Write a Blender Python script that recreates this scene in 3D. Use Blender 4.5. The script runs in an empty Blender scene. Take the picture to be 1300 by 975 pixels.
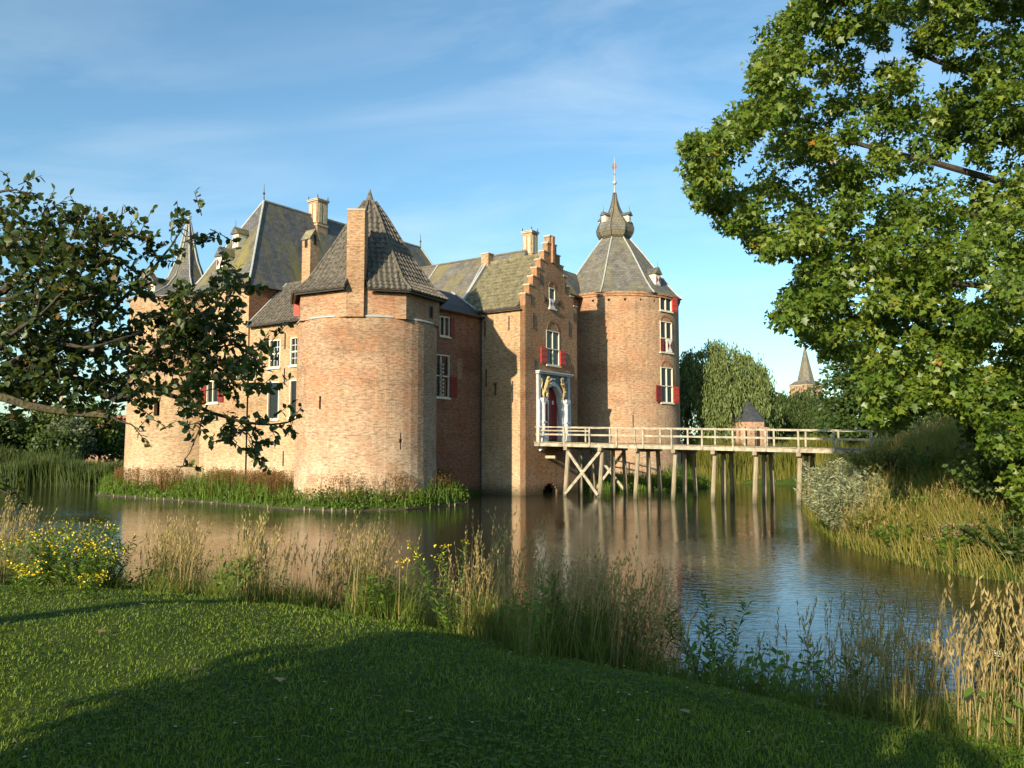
import bpy, math, random
import numpy as np
from mathutils import Vector, Matrix

# ------------------------------------------------------------------ camera, sky, sun, exposure
sc = bpy.context.scene
COL = sc.collection
RND = random.Random(11)
rng = np.random.default_rng(11)
PI = math.pi
EYE = 3.4
PITCH = math.radians(4.2)
FPX = 1020.0                                   # focal length in pixels of the 1300 px wide photograph
cd = bpy.data.cameras.new('camera')
cd.sensor_width = 36.0
cd.lens = FPX / 1300 * 36.0
cd.clip_start = 0.05
cd.clip_end = 6000
cam = bpy.data.objects.new('camera', cd)
COL.objects.link(cam)
cam.location = (0, 0, EYE)
cam.rotation_euler = (PI / 2 + PITCH, 0, 0)
sc.camera = cam

SUN_AZ = math.radians(29.5)                    # the light travels this far right of straight ahead
SUN_EL = math.radians(17.5)
to_sun = Vector((-math.sin(SUN_AZ) * math.cos(SUN_EL), -math.cos(SUN_AZ) * math.cos(SUN_EL), math.sin(SUN_EL)))
SUN = np.array(to_sun)

w = bpy.data.worlds.new('World')
sc.world = w
w.use_nodes = True
wt = w.node_tree
wt.nodes.clear()


def nd(nt, typ, props=None, ins=None):
    n = nt.nodes.new(typ)
    for k, v in (props or {}).items():
        setattr(n, k, v)
    for k, v in (ins or {}).items():
        s = n.inputs[k]
        if isinstance(v, bpy.types.NodeSocket):
            nt.links.new(v, s)
        else:
            s.default_value = v
    return n


def mixc(nt, fac, a, b, blend='MIX'):
    n = nt.nodes.new('ShaderNodeMix')
    n.data_type = 'RGBA'
    n.blend_type = blend
    for i, v in ((0, fac), (6, a), (7, b)):
        if isinstance(v, bpy.types.NodeSocket):
            nt.links.new(v, n.inputs[i])
        else:
            if i and len(v) == 3:
                v = (*v, 1)
            n.inputs[i].default_value = v
    return n.outputs[2]


def ramp(nt, fac, *stops):
    n = nt.nodes.new('ShaderNodeValToRGB')
    e = n.color_ramp.elements
    while len(e) < len(stops):
        e.new(0.5)
    for el, (p, c) in zip(e, stops):
        el.position = p
        if not hasattr(c, '__len__'):
            c = (c, c, c)
        el.color = (*c[:3], 1)
    nt.links.new(fac, n.inputs[0])
    return n.outputs[0]


def math_(nt, op, a, b=0.0, c=None):
    n = nt.nodes.new('ShaderNodeMath')
    n.operation = op
    for i, v in enumerate((a, b, c)):
        if v is None:
            continue
        if isinstance(v, bpy.types.NodeSocket):
            nt.links.new(v, n.inputs[i])
        else:
            n.inputs[i].default_value = v
    return n.outputs[0]


sky = nd(wt, 'ShaderNodeTexSky', dict(sky_type='NISHITA', sun_disc=False, sun_elevation=SUN_EL,
         sun_rotation=PI + SUN_AZ, altitude=0.0, air_density=1.0, dust_density=0.6, ozone_density=2.4))
tc = nd(wt, 'ShaderNodeTexCoord')
# thin wispy cirrus over the whole dome: direction projected on a high flat layer
sep = nd(wt, 'ShaderNodeSeparateXYZ', ins={0: tc.outputs['Generated']})
zc = math_(wt, 'MAXIMUM', sep.outputs[2], 0.0)
zc = math_(wt, 'ADD', zc, 0.12)
px_ = math_(wt, 'DIVIDE', sep.outputs[0], zc)
py_ = math_(wt, 'DIVIDE', sep.outputs[1], zc)
comb = nd(wt, 'ShaderNodeCombineXYZ', ins={0: px_, 1: py_, 2: 0.0})
mp = nd(wt, 'ShaderNodeMapping', ins={'Vector': comb.outputs[0], 'Rotation': (0, 0, math.radians(58)), 'Scale': (0.7, 1.5, 1)})
n1 = nd(wt, 'ShaderNodeTexNoise', ins={'Vector': mp.outputs[0], 'Scale': 1.15, 'Detail': 9.0, 'Roughness': 0.6, 'Distortion': 1.1})
n2 = nd(wt, 'ShaderNodeTexNoise', ins={'Vector': comb.outputs[0], 'Scale': 0.55, 'Detail': 3.0, 'Roughness': 0.5})
c1 = ramp(wt, n1.outputs[0], (0.42, 0.0), (0.76, 1.0))
c2 = ramp(wt, n2.outputs[0], (0.36, 0.0), (0.64, 1.0))
cf = math_(wt, 'MULTIPLY', c1, c2)
cf = math_(wt, 'MULTIPLY', cf, 0.40)
hs = mixc(wt, 1.0, sky.outputs[0], (.93, 1.16, 1.13), 'MULTIPLY')
skyc = mixc(wt, cf, hs, (6.4, 6.7, 6.9))
bg = nd(wt, 'ShaderNodeBackground', ins={'Color': skyc, 'Strength': 0.105})
wo = nd(wt, 'ShaderNodeOutputWorld', ins={'Surface': bg.outputs[0]})

sl = bpy.data.lights.new('sun', 'SUN')
sl.energy = 5.0
sl.angle = math.radians(0.53)
sl.color = (1.0, 0.84, 0.61)
sun = bpy.data.objects.new('sun', sl)
COL.objects.link(sun)
sun.rotation_euler = to_sun.to_track_quat('Z', 'Y').to_euler()

sc.view_settings.view_transform = 'Standard'
sc.view_settings.look = 'None'
sc.view_settings.exposure = 0.85
sc.view_settings.gamma = 1.0
sc.render.engine = 'CYCLES'
cy = sc.cycles
cy.max_bounces = 6
cy.diffuse_bounces = 3
cy.glossy_bounces = 3
cy.transmission_bounces = 4
cy.transparent_max_bounces = 8
cy.caustics_reflective = False
cy.caustics_refractive = False
cy.use_denoising = True


# ------------------------------------------------------------------ helpers
def at(px, py, Y):
    """a point of the place at distance Y, seen at (px, py) of the 1300x975 photograph"""
    cx, cyy = (px - 650) / FPX, (487.5 - py) / FPX
    yd = math.cos(PITCH) - cyy * math.sin(PITCH)
    zd = math.sin(PITCH) + cyy * math.cos(PITCH)
    k = Y / yd
    return Vector((cx * k, Y, EYE + zd * k))


def tag(o, label=None, cat=None, group=None, kind=None):
    for k, v in (('label', label), ('category', cat), ('group', group), ('kind', kind)):
        if v:
            o[k] = v
    return o


def link(o, parent=None):
    COL.objects.link(o)
    if parent:
        o.parent = parent
    return o


def empty(name, loc=(0, 0, 0), rz=0.0, parent=None):
    o = bpy.data.objects.new(name, None)
    o.location = loc
    o.rotation_euler = (0, 0, rz)
    o.empty_display_size = 0.3
    return link(o, parent)


class MB:
    """collects shapes; build() links them as one mesh object"""
    def __init__(s):
        s.v, s.f, s.uv = [], [], []

    def face(s, pts, uv=None):
        i = len(s.v)
        s.v.extend([tuple(p) for p in pts])
        s.f.append(tuple(range(i, i + len(pts))))
        if uv is None:
            P = [Vector(p) for p in pts]
            n = Vector((0, 0, 0))
            for a in range(len(P)):
                p, q = P[a], P[(a + 1) % len(P)]
                n += Vector(((p.y - q.y) * (p.z + q.z), (p.z - q.z) * (p.x + q.x), (p.x - q.x) * (p.y + q.y)))
            if n.length < 1e-12:
                n = Vector((0, 0, 1))
            n.normalize()
            if abs(n.z) > 0.95:
                uv = [(p.x, p.y) for p in P]
            else:
                t = Vector((-n.y, n.x, 0)).normalized()
                q = n.cross(t)
                if q.z < 0:
                    q = -q
                uv = [(p.dot(t), p.dot(q)) for p in P]
        s.uv.extend(uv)

    def hexa(s, p):          # 8 corners: bottom 0-3, top 4-7
        for q in ((0, 3, 2, 1), (4, 5, 6, 7), (0, 1, 5, 4), (1, 2, 6, 5), (2, 3, 7, 6), (3, 0, 4, 7)):
            s.face([p[i] for i in q])
        return s

    def box(s, x0, x1, y0, y1, z0, z1):
        return s.hexa([(x0, y0, z0), (x1, y0, z0), (x1, y1, z0), (x0, y1, z0),
                       (x0, y0, z1), (x1, y0, z1), (x1, y1, z1), (x0, y1, z1)])

    def fbox(s, F, x0, x1, z0, z1, d0, d1):      # box in a wall frame: x along, z up, d outwards
        return s.hexa([F(x0, z0, d0), F(x1, z0, d0), F(x1, z0, d1), F(x0, z0, d1),
                       F(x0, z1, d0), F(x1, z1, d0), F(x1, z1, d1), F(x0, z1, d1)])

    def prism(s, F, poly, d0, d1):
        n = len(poly)
        s.face([F(x, z, d1) for x, z in poly])
        s.face([F(x, z, d0) for x, z in reversed(poly)])
        for i in range(n):
            (x0, z0), (x1, z1) = poly[i], poly[(i + 1) % n]
            s.face([F(x0, z0, d0), F(x1, z1, d0), F(x1, z1, d1), F(x0, z0, d1)])
        return s

    def beam(s, a, b, w, h, up=(0, 0, 1)):
        a, b = Vector(a), Vector(b)
        d = (b - a).normalized()
        up = Vector(up)
        if abs(d.dot(up)) > 0.97:
            up = Vector((1, 0, 0))
        r = d.cross(up).normalized() * (w / 2)
        u = r.cross(d).normalized() * (h / 2)
        return s.hexa([a - r - u, a + r - u, b + r - u, b - r - u, a - r + u, a + r + u, b + r + u, b - r + u])

    def tube(s, pts, rad, seg=6, cap=True):
        P = [Vector(p) for p in pts]
        if not hasattr(rad, '__len__'):
            rad = [rad] * len(P)
        rings = []
        ref = Vector((0.31, 0.17, 0.93))
        for i, p in enumerate(P):
            d = (P[min(i + 1, len(P) - 1)] - P[max(i - 1, 0)]).normalized()
            x = d.cross(ref)
            if x.length < 0.05:
                x = d.cross(Vector((1, 0, 0)))
            x.normalize()
            y = d.cross(x)
            rings.append([p + (x * math.cos(2 * PI * k / seg) + y * math.sin(2 * PI * k / seg)) * rad[i] for k in range(seg)])
        for i in range(len(rings) - 1):
            for k in range(seg):
                s.face([rings[i][k], rings[i][(k + 1) % seg], rings[i + 1][(k + 1) % seg], rings[i + 1][k]])
        if cap:
            s.face(rings[0][::-1])
            s.face(rings[-1])
        return s

    def lathe(s, c, prof, seg=12, phase=0.0):
        cx, cyy = c
        for (r0, z0), (r1, z1) in zip(prof, prof[1:]):
            for k in range(seg):
                a0, a1 = phase + 2 * PI * k / seg, phase + 2 * PI * (k + 1) / seg
                q = [(cx + r0 * math.cos(a0), cyy + r0 * math.sin(a0), z0), (cx + r0 * math.cos(a1), cyy + r0 * math.sin(a1), z0),
                     (cx + r1 * math.cos(a1), cyy + r1 * math.sin(a1), z1), (cx + r1 * math.cos(a0), cyy + r1 * math.sin(a0), z1)]
                if r1 < 1e-4:
                    q = q[:3]
                elif r0 < 1e-4:
                    q = [q[0], q[2], q[3]]
                s.face(q)
        return s

    def ball(s, c, r, seg=8, rings=6, sq=(1, 1, 1)):
        c = Vector(c)
        def p(i, k):
            t, a = PI * i / rings, 2 * PI * k / seg
            return c + Vector((r * sq[0] * math.sin(t) * math.cos(a), r * sq[1] * math.sin(t) * math.sin(a), r * sq[2] * math.cos(t)))
        for i in range(rings):
            for k in range(seg):
                q = [p(i, k), p(i, k + 1), p(i + 1, k + 1), p(i + 1, k)]
                if i == 0:
                    q = [q[0], q[2], q[3]]
                elif i == rings - 1:
                    q = q[:3]
                s.face(q)
        return s

    def build(s, name, mat, parent=None, smooth=False, weld=False):
        me = bpy.data.meshes.new(name)
        me.from_pydata(s.v, [], s.f)
        me.uv_layers.new(name='UVMap')
        me.uv_layers[0].uv.foreach_set('vector', np.array(s.uv, dtype=np.float32).ravel())
        if weld:
            import bmesh
            bm = bmesh.new()
            bm.from_mesh(me)
            bmesh.ops.remove_doubles(bm, verts=bm.verts, dist=0.0008)
            bmesh.ops.recalc_face_normals(bm, faces=bm.faces)
            bm.to_mesh(me)
            bm.free()
        if smooth:
            me.polygons.foreach_set('use_smooth', [True] * len(me.polygons))
        me.materials.append(mat)
        me.update()
        return link(bpy.data.objects.new(name, me), parent)


def np_mesh(name, V, F, mat, parent=None, tint=None, smooth=False):
    """V (n,3); F (m,k) index array with one k, or a list of such arrays"""
    me = bpy.data.meshes.new(name)
    if not isinstance(F, (list, tuple)):
        F = [F]
    F = [f for f in F if len(f)]
    loops = np.concatenate([f.ravel() for f in F]).astype(np.int32)
    starts, o = [], 0
    for f in F:
        starts.append(o + np.arange(len(f)) * f.shape[1])
        o += f.size
    starts = np.concatenate(starts).astype(np.int32)
    me.vertices.add(len(V))
    me.vertices.foreach_set('co', np.ascontiguousarray(V, dtype=np.float32).ravel())
    me.loops.add(len(loops))
    me.loops.foreach_set('vertex_index', loops)
    me.polygons.add(len(starts))
    me.polygons.foreach_set('loop_start', starts)
    if tint is not None:
        a = me.attributes.new('tint', 'FLOAT', 'POINT')
        a.data.foreach_set('value', np.ascontiguousarray(tint, dtype=np.float32))
    me.update(calc_edges=True)
    if smooth:
        me.polygons.foreach_set('use_smooth', np.ones(len(starts), dtype=bool))
    me.materials.append(mat)
    return link(bpy.data.objects.new(name, me), parent)


def unit(a):
    return a / np.maximum(np.linalg.norm(a, axis=-1, keepdims=True), 1e-9)


def leaf_arrays(P, D, N, size, tmpl, tint=None):
    """one leaf per row of P: D its length direction, N its upper side"""
    tv, tf = tmpl
    n, k = len(P), len(tv)
    D = unit(D)
    S = unit(np.cross(D, N))
    U = np.cross(S, D)
    size = np.broadcast_to(size, (n,))
    V = P[:, None, :] + size[:, None, None] * (tv[None, :, 0:1] * S[:, None] + tv[None, :, 1:2] * D[:, None] + tv[None, :, 2:3] * U[:, None])
    F = [(np.array(f)[None] + (np.arange(n) * k)[:, None]).reshape(n, -1) for f in tf]
    if tint is None:
        tint = rng.random(n)
    return V.reshape(-1, 3), F, np.repeat(tint, k)


# templates: vertices (across, along, up), faces
T_OVAL = (np.array([(0, 0, 0), (.27, .28, .05), (.30, .62, .05), (0, 1, -.05), (-.30, .62, .05), (-.27, .28, .05)], float),
          [(0, 1, 2, 3), (0, 3, 4, 5)])
T_QUAD = (np.array([(0, 0, 0), (.32, .5, .06), (0, 1, 0), (-.32, .5, .06)], float), [(0, 1, 2, 3)])
T_NARROW = (np.array([(0, 0, 0), (.1, .4, .02), (0, 1, 0), (-.1, .4, .02)], float), [(0, 1, 2, 3)])
_lob = [(0, 0), (.52, .30), (.22, .48), (0, 1.0), (-.22, .48), (-.52, .30)]
T_LOBED = (np.array([(x, y, .10 * abs(x) - .05 * y) for x, y in _lob], float), [(0, 1, 2, 3), (0, 3, 4, 5)])
_lob2 = [(0, 0), (.36, .04), (.28, .22), (.55, .42), (.24, .54), (0, 1.0), (-.24, .54), (-.55, .42), (-.28, .22), (-.36, .04)]
T_MAPLE = (np.array([(0, .34, -.03)] + [(x, y, .10 * abs(x) - .06 * y) for x, y in _lob2], float),
           [(0, 1 + i, 1 + (i + 1) % len(_lob2)) for i in range(len(_lob2))])


def rand_dirs(n):
    return unit(rng.normal(size=(n, 3)))


def blades(P, H, W, lean, bend, levels=3, az=None):
    """grass blades as tapering bent ribbons"""
    n = len(P)
    if az is None:
        az = rng.random(n) * 2 * PI
    d = np.stack([np.cos(az), np.sin(az), np.zeros(n)], 1)
    s_az = az + PI / 2 + rng.normal(size=n) * .6
    s = np.stack([np.cos(s_az), np.sin(s_az), np.zeros(n)], 1)
    V = []
    L = levels
    for i in range(L + 1):
        t = i / L
        off = d * (H * (lean * t + bend * t * t))[:, None]
        zz = np.sqrt(np.maximum(0.05, 1 - (lean * .7 + bend * t * .75) ** 2)) * H * t
        c = P + off + np.stack([np.zeros(n), np.zeros(n), zz], 1)
        if i < L:
            ww = (W * (1 - .75 * t ** 1.5) / 2)[:, None]
            V += [c - s * ww, c + s * ww]
        else:
            V += [c]
    k = 2 * L + 1
    V = np.stack(V, 1).reshape(-1, 3)
    b = (np.arange(n) * k)[:, None]
    F = [b + np.array([2 * i, 2 * i + 1, 2 * i + 3, 2 * i + 2])[None] for i in range(L - 1)]
    Ft = b + np.array([2 * L - 2, 2 * L - 1, 2 * L])[None]
    F = ([np.concatenate(F)] if F else []) + [Ft]
    return V, F, k


def merge(parts):
    """[(V, Flist, tint)] -> one"""
    Vs, Fs, Ts, o = [], {}, [], 0
    for V, F, T in parts:
        for f in F:
            Fs.setdefault(f.shape[1], []).append(f + o)
        Vs.append(V)
        Ts.append(T)
        o += len(V)
    return np.concatenate(Vs), [np.concatenate(f) for f in Fs.values()], np.concatenate(Ts)


def seeding(P, H, head=.05, w_=.006):
    n = len(P)
    az = rng.normal(size=n) * 1.1 + .4
    ln, bn = .03 + .12 * rng.random(n), .05 + .24 * rng.random(n) ** 2
    V1, F1, k1 = blades(P, H, w_ * (1 + .6 * rng.random(n)), ln, bn, 4, az)
    t1 = np.repeat(np.clip(.25 + .6 * rng.random(n), 0, 1), k1)
    dirv = np.stack([np.cos(az), np.sin(az), np.zeros(n)], 1)
    parts = [(V1, F1, t1)]
    for j in range(5):                       # slim spindles at the stalk ends
        tt = .80 + .045 * j
        zz = np.sqrt(np.maximum(.05, 1 - (ln * .7 + bn * tt * .75) ** 2)) * H * tt
        c = P + dirv * (H * (ln * tt + bn * tt * tt))[:, None] + np.stack([np.zeros(n), np.zeros(n), zz], 1)
        for q in range(2):
            D = unit(np.array([0, 0, 1.]) + dirv * bn[:, None] * 1.5 + rng.normal(size=(n, 3)) * .22)
            parts.append(leaf_arrays(c, D, rand_dirs(n), head * (1 + .6 * rng.random(n)), T_NARROW, np.clip(.4 + .6 * rng.random(n), 0, 1)))
    return merge(parts)


# ------------------------------------------------------------------ materials
def new_mat(name):
    m = bpy.data.materials.new(name)
    m.use_nodes = True
    nt = m.node_tree
    b = nt.nodes['Principled BSDF']
    return m, nt, b


def simple(name, col, rough=.6, metal=0.0, var=.25, scale=3.0, spec=.3, bump=0.0, bscale=30.0, tex='Object'):
    m, nt, b = new_mat(name)
    t = nd(nt, 'ShaderNodeTexCoord')
    n = nd(nt, 'ShaderNodeTexNoise', ins={'Vector': t.outputs[tex], 'Scale': scale, 'Detail': 5.0, 'Roughness': .65})
    f = ramp(nt, n.outputs[0], (.3, 0.0), (.7, 1.0))
    lo = tuple(c * (1 - var) for c in col)
    hi = tuple(min(1, c * (1 + var)) for c in col)
    nt.links.new(mixc(nt, f, lo, hi), b.inputs['Base Color'])
    b.inputs['Roughness'].default_value = rough
    b.inputs['Metallic'].default_value = metal
    b.inputs['Specular IOR Level'].default_value = spec
    if bump:
        n2 = nd(nt, 'ShaderNodeTexNoise', ins={'Vector': t.outputs[tex], 'Scale': bscale, 'Detail': 4.0})
        bp = nd(nt, 'ShaderNodeBump', ins={'Strength': bump, 'Distance': .02, 'Height': n2.outputs[0]})
        nt.links.new(bp.outputs[0], b.inputs['Normal'])
    return m


def brick_mat(name, c1, c2, mortar, pale=(.62, .50, .36), pale_amt=.5, pale_top=6.0, red=.25, bw=.27, bh=.082):
    m, nt, b = new_mat(name)
    t = nd(nt, 'ShaderNodeTexCoord')
    uv = t.outputs['UV']
    br = nd(nt, 'ShaderNodeTexBrick', dict(offset=.5), {'Vector': uv, 'Color1': (*c1, 1), 'Color2': (*c2, 1), 'Mortar': (*mortar, 1),
            'Scale': 1.0, 'Mortar Size': .011, 'Mortar Smooth': .3, 'Bias': -.1, 'Brick Width': bw, 'Row Height': bh})
    # single dark and light bricks
    mpn = nd(nt, 'ShaderNodeMapping', ins={'Vector': uv, 'Scale': (1 / bw, 1 / bh, 1)})
    wn = nd(nt, 'ShaderNodeTexNoise', ins={'Vector': mpn.outputs[0], 'Scale': .9, 'Detail': 2.0, 'Roughness': .8})
    f = ramp(nt, wn.outputs[0], (.34, .50), (.5, 1.0), (.68, 1.42))
    col = mixc(nt, .85, br.outputs[0], f, 'MULTIPLY')
    # weather bands and repairs
    mp2 = nd(nt, 'ShaderNodeMapping', ins={'Vector': uv, 'Scale': (.16, .62, 1)})
    n2 = nd(nt, 'ShaderNodeTexNoise', ins={'Vector': mp2.outputs[0], 'Scale': 1.0, 'Detail': 6.0, 'Roughness': .62, 'Distortion': .5})
    f2 = ramp(nt, n2.outputs[0], (.32, (.66, .60, .55)), (.5, (1, 1, 1)), (.68, (1.16, 1.06, .96)))
    col = mixc(nt, .8, col, f2, 'MULTIPLY')
    n3 = nd(nt, 'ShaderNodeTexNoise', ins={'Vector': uv, 'Scale': .55, 'Detail': 5.0, 'Roughness': .6})
    f3 = ramp(nt, n3.outputs[0], (.46, 0.0), (.64, red))
    col = mixc(nt, f3, col, (c1[0] * 1.05, c1[1] * .62, c1[2] * .42))
    # lime bloom on the lower courses
    sp = nd(nt, 'ShaderNodeSeparateXYZ', ins={0: uv})
    g = nd(nt, 'ShaderNodeMapRange', ins={'Value': sp.outputs[1], 'From Min': pale_top, 'From Max': pale_top * .25, 'To Min': 0.0, 'To Max': 1.0})
    n4 = nd(nt, 'ShaderNodeTexNoise', ins={'Vector': uv, 'Scale': .8, 'Detail': 7.0, 'Roughness': .72})
    f4 = ramp(nt, n4.outputs[0], (.36, 0.0), (.62, pale_amt))
    f4 = math_(nt, 'MULTIPLY', f4, g.outputs[0])
    wnf = ramp(nt, wn.outputs[0], (.36, .35), (.55, 1.0))
    f4 = math_(nt, 'MULTIPLY', f4, wnf)
    col = mixc(nt, f4, col, pale)
    g2 = nd(nt, 'ShaderNodeMapRange', ins={'Value': sp.outputs[1], 'From Min': .75, 'From Max': .1, 'To Min': 0.0, 'To Max': 1.6})
    f5 = math_(nt, 'MULTIPLY', n4.outputs[0], g2.outputs[0])
    f5 = math_(nt, 'MINIMUM', f5, .8)
    col = mixc(nt, f5, col, (.055, .055, .028))
    # dirty run-off streaks
    mp5 = nd(nt, 'ShaderNodeMapping', ins={'Vector': uv, 'Scale': (1.7, .10, 1)})
    n5 = nd(nt, 'ShaderNodeTexNoise', ins={'Vector': mp5.outputs[0], 'Scale': 1.0, 'Detail': 5.0, 'Roughness': .7})
    col = mixc(nt, .42, col, ramp(nt, n5.outputs[0], (.33, (.62, .58, .55)), (.5, (1, 1, 1)), (.7, (1.1, 1.08, 1.05))), 'MULTIPLY')
    nt.links.new(col, b.inputs['Base Color'])
    b.inputs['Roughness'].default_value = .9
    b.inputs['Specular IOR Level'].default_value = .15
    h = math_(nt, 'MULTIPLY_ADD', br.outputs[1], -1.0, wn.outputs[0])
    bp = nd(nt, 'ShaderNodeBump', ins={'Strength': .8, 'Distance': .02, 'Height': h})
    nt.links.new(bp.outputs[0], b.inputs['Normal'])
    return m


def slate_mat(name, c, moss=(.13, .12, .03), moss_amt=.5, light=.0):
    m, nt, b = new_mat(name)
    t = nd(nt, 'ShaderNodeTexCoord')
    uv = t.outputs['UV']
    br = nd(nt, 'ShaderNodeTexBrick', dict(offset=.5), {'Vector': uv, 'Color1': (*[x * .8 for x in c], 1), 'Color2': (*[x * 1.2 for x in c], 1),
            'Mortar': (*[x * .45 for x in c], 1), 'Scale': 1.0, 'Mortar Size': .012, 'Mortar Smooth': .2, 'Brick Width': .28, 'Row Height': .2})
    n = nd(nt, 'ShaderNodeTexNoise', ins={'Vector': uv, 'Scale': 1.3, 'Detail': 7.0, 'Roughness': .7})
    f = ramp(nt, n.outputs[0], (.3, .6), (.7, 1.45))
    col = mixc(nt, .9, br.outputs[0], f, 'MULTIPLY')
    mp2 = nd(nt, 'ShaderNodeMapping', ins={'Vector': uv, 'Scale': (.8, .22, 1)})
    n2 = nd(nt, 'ShaderNodeTexNoise', ins={'Vector': mp2.outputs[0], 'Scale': .8, 'Detail': 8.0, 'Roughness': .68})
    f2 = ramp(nt, n2.outputs[0], (.47, 0.0), (.64, moss_amt))
    col = mixc(nt, f2, col, moss)
    n3 = nd(nt, 'ShaderNodeTexNoise', ins={'Vector': uv, 'Scale': 4.2, 'Detail': 6.0, 'Roughness': .8})
    f3 = ramp(nt, n3.outputs[0], (.60, 0.0), (.72, .4))
    col = mixc(nt, f3, col, tuple(min(1, x * 2.1 + .03) for x in c))
    nt.links.new(col, b.inputs['Base Color'])
    b.inputs['Roughness'].default_value = .62
    b.inputs['Specular IOR Level'].default_value = .35
    bp = nd(nt, 'ShaderNodeBump', ins={'Strength': .6, 'Distance': .02, 'Height': br.outputs[1]})
    bp.invert = True
    nt.links.new(bp.outputs[0], b.inputs['Normal'])
    return m


def leaf_mat(name, dark, mid, light, trans=.35, rough=.5, odd=None, odd_at=.97, spec=.3):
    m, nt, b = new_mat(name)
    a = nd(nt, 'ShaderNodeAttribute', dict(attribute_name='tint'))
    st = [(0.0, dark), (.5, mid), (.93 if odd else 1.0, light)]
    if odd:
        st += [(odd_at, odd)]
    col = ramp(nt, a.outputs['Fac'], *st)
    nt.links.new(col, b.inputs['Base Color'])
    b.inputs['Roughness'].default_value = rough
    b.inputs['Specular IOR Level'].default_value = spec
    tr = nd(nt, 'ShaderNodeBsdfTranslucent', ins={'Color': mixc(nt, .5, col, (.30, .34, .03), 'MIX')})
    mx = nd(nt, 'ShaderNodeMixShader', ins={0: trans, 1: b.outputs[0], 2: tr.outputs[0]})
    nt.links.new(mx.outputs[0], nt.nodes['Material Output'].inputs['Surface'])
    return m


M = {}
M['brick_tower'] = brick_mat('brick_tower', (.41, .266, .17), (.30, .17, .103), (.35, .29, .21), pale_amt=.8, pale_top=6.5, red=.4)
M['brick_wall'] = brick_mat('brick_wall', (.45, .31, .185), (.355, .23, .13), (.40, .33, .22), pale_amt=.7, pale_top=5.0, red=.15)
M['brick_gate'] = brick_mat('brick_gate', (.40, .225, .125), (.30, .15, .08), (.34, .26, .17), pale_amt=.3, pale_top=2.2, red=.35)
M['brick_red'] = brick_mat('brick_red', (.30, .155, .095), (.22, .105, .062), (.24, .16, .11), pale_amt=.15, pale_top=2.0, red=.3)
M['brick_round'] = brick_mat('brick_round', (.425, .265, .16), (.32, .18, .105), (.37, .30, .21), pale_amt=.55, pale_top=9.0)
M['brick_chimney'] = brick_mat('brick_chimney', (.43, .29, .175), (.34, .20, .115), (.36, .28, .19), pale_amt=.0)
M['brick_far'] = brick_mat('brick_far', (.40, .27, .19), (.33, .21, .145), (.38, .30, .22), pale_amt=.0, bw=.5, bh=.16)
M['slate'] = slate_mat('slate', (.10, .10, .098), moss=(.20, .17, .045), moss_amt=.85)
M['slate_old'] = slate_mat('slate_old', (.135, .128, .11), moss=(.20, .17, .06), moss_amt=.7)
M['slate_dark'] = slate_mat('slate_dark', (.05, .055, .065), moss_amt=.1)
M['pantile'] = simple('pantile', (.115, .102, .082), .75, var=.6, scale=4.5, bump=.4, bscale=14)
M['pantile_moss'] = simple('pantile_moss', (.175, .158, .095), .8, var=.5, scale=3.0, bump=.4, bscale=14)
M['lead'] = simple('lead', (.34, .35, .34), .55, var=.2, spec=.4)
M['gutter'] = simple('gutter', (.045, .04, .04), .5, var=.3)
M['cream'] = simple('cream', (.66, .60, .46), .5, var=.08, scale=5)
M['white'] = simple('white', (.70, .69, .66), .5, var=.07, scale=5)
M['red_paint'] = simple('red_paint', (.46, .045, .025), .45, var=.2, scale=4)
M['dark_red'] = simple('dark_red', (.17, .022, .02), .5, var=.25, scale=4)
M['door_red'] = simple('door_red', (.22, .018, .014), .4, var=.25, scale=3)
M['iron'] = simple('iron', (.035, .028, .025), .7, var=.4, scale=9)
M['stone'] = simple('stone', (.46, .49, .52), .8, var=.15, scale=5, bump=.3)
M['stone_blue'] = simple('stone_blue', (.16, .20, .25), .8, var=.2, scale=4, bump=.2)
M['sand_stone'] = simple('sand_stone', (.42, .36, .25), .85, var=.3, scale=4, bump=.3)
M['gold'] = simple('gold', (.44, .33, .15), .5, metal=.2, var=.2, scale=8)
M['copper'] = simple('copper', (.22, .12, .085), .6, var=.3)
M['black'] = simple('black', (.015, .015, .017), .5, var=.2)
M['wood'] = simple('wood', (.27, .22, .15), .85, var=.35, scale=2.4, bump=.5, bscale=22)
M['wood_pale'] = simple('wood_pale', (.32, .29, .225), .85, var=.5, scale=2.6, bump=.4, bscale=22)
m_, nt, b = new_mat('wood_pile')
t = nd(nt, 'ShaderNodeTexCoord')
mpp = nd(nt, 'ShaderNodeMapping', ins={'Vector': t.outputs['Object'], 'Scale': (9, 9, .9)})
n = nd(nt, 'ShaderNodeTexNoise', ins={'Vector': mpp.outputs[0], 'Scale': 1.0, 'Detail': 6.0, 'Roughness': .7})
col = ramp(nt, n.outputs[0], (.3, (.14, .115, .075)), (.5, (.26, .215, .145)), (.72, (.37, .325, .24)))
sp = nd(nt, 'ShaderNodeSeparateXYZ', ins={0: t.outputs['Object']})
g = nd(nt, 'ShaderNodeMapRange', ins={'Value': sp.outputs[2], 'From Min': .65, 'From Max': .12, 'To Min': 0.0, 'To Max': 1.5})
f = math_(nt, 'MINIMUM', math_(nt, 'MULTIPLY', g.outputs[0], n.outputs[0]), .85)
nt.links.new(mixc(nt, f, col, (.035, .042, .018)), b.inputs['Base Color'])
b.inputs['Roughness'].default_value = .9
bp = nd(nt, 'ShaderNodeBump', ins={'Strength': .7, 'Distance': .02, 'Height': n.outputs[0]})
nt.links.new(bp.outputs[0], b.inputs['Normal'])
M['wood_pile'] = m_
M['bark'] = simple('bark', (.05, .042, .032), .9, var=.5, scale=9, bump=.9, bscale=30)
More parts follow.
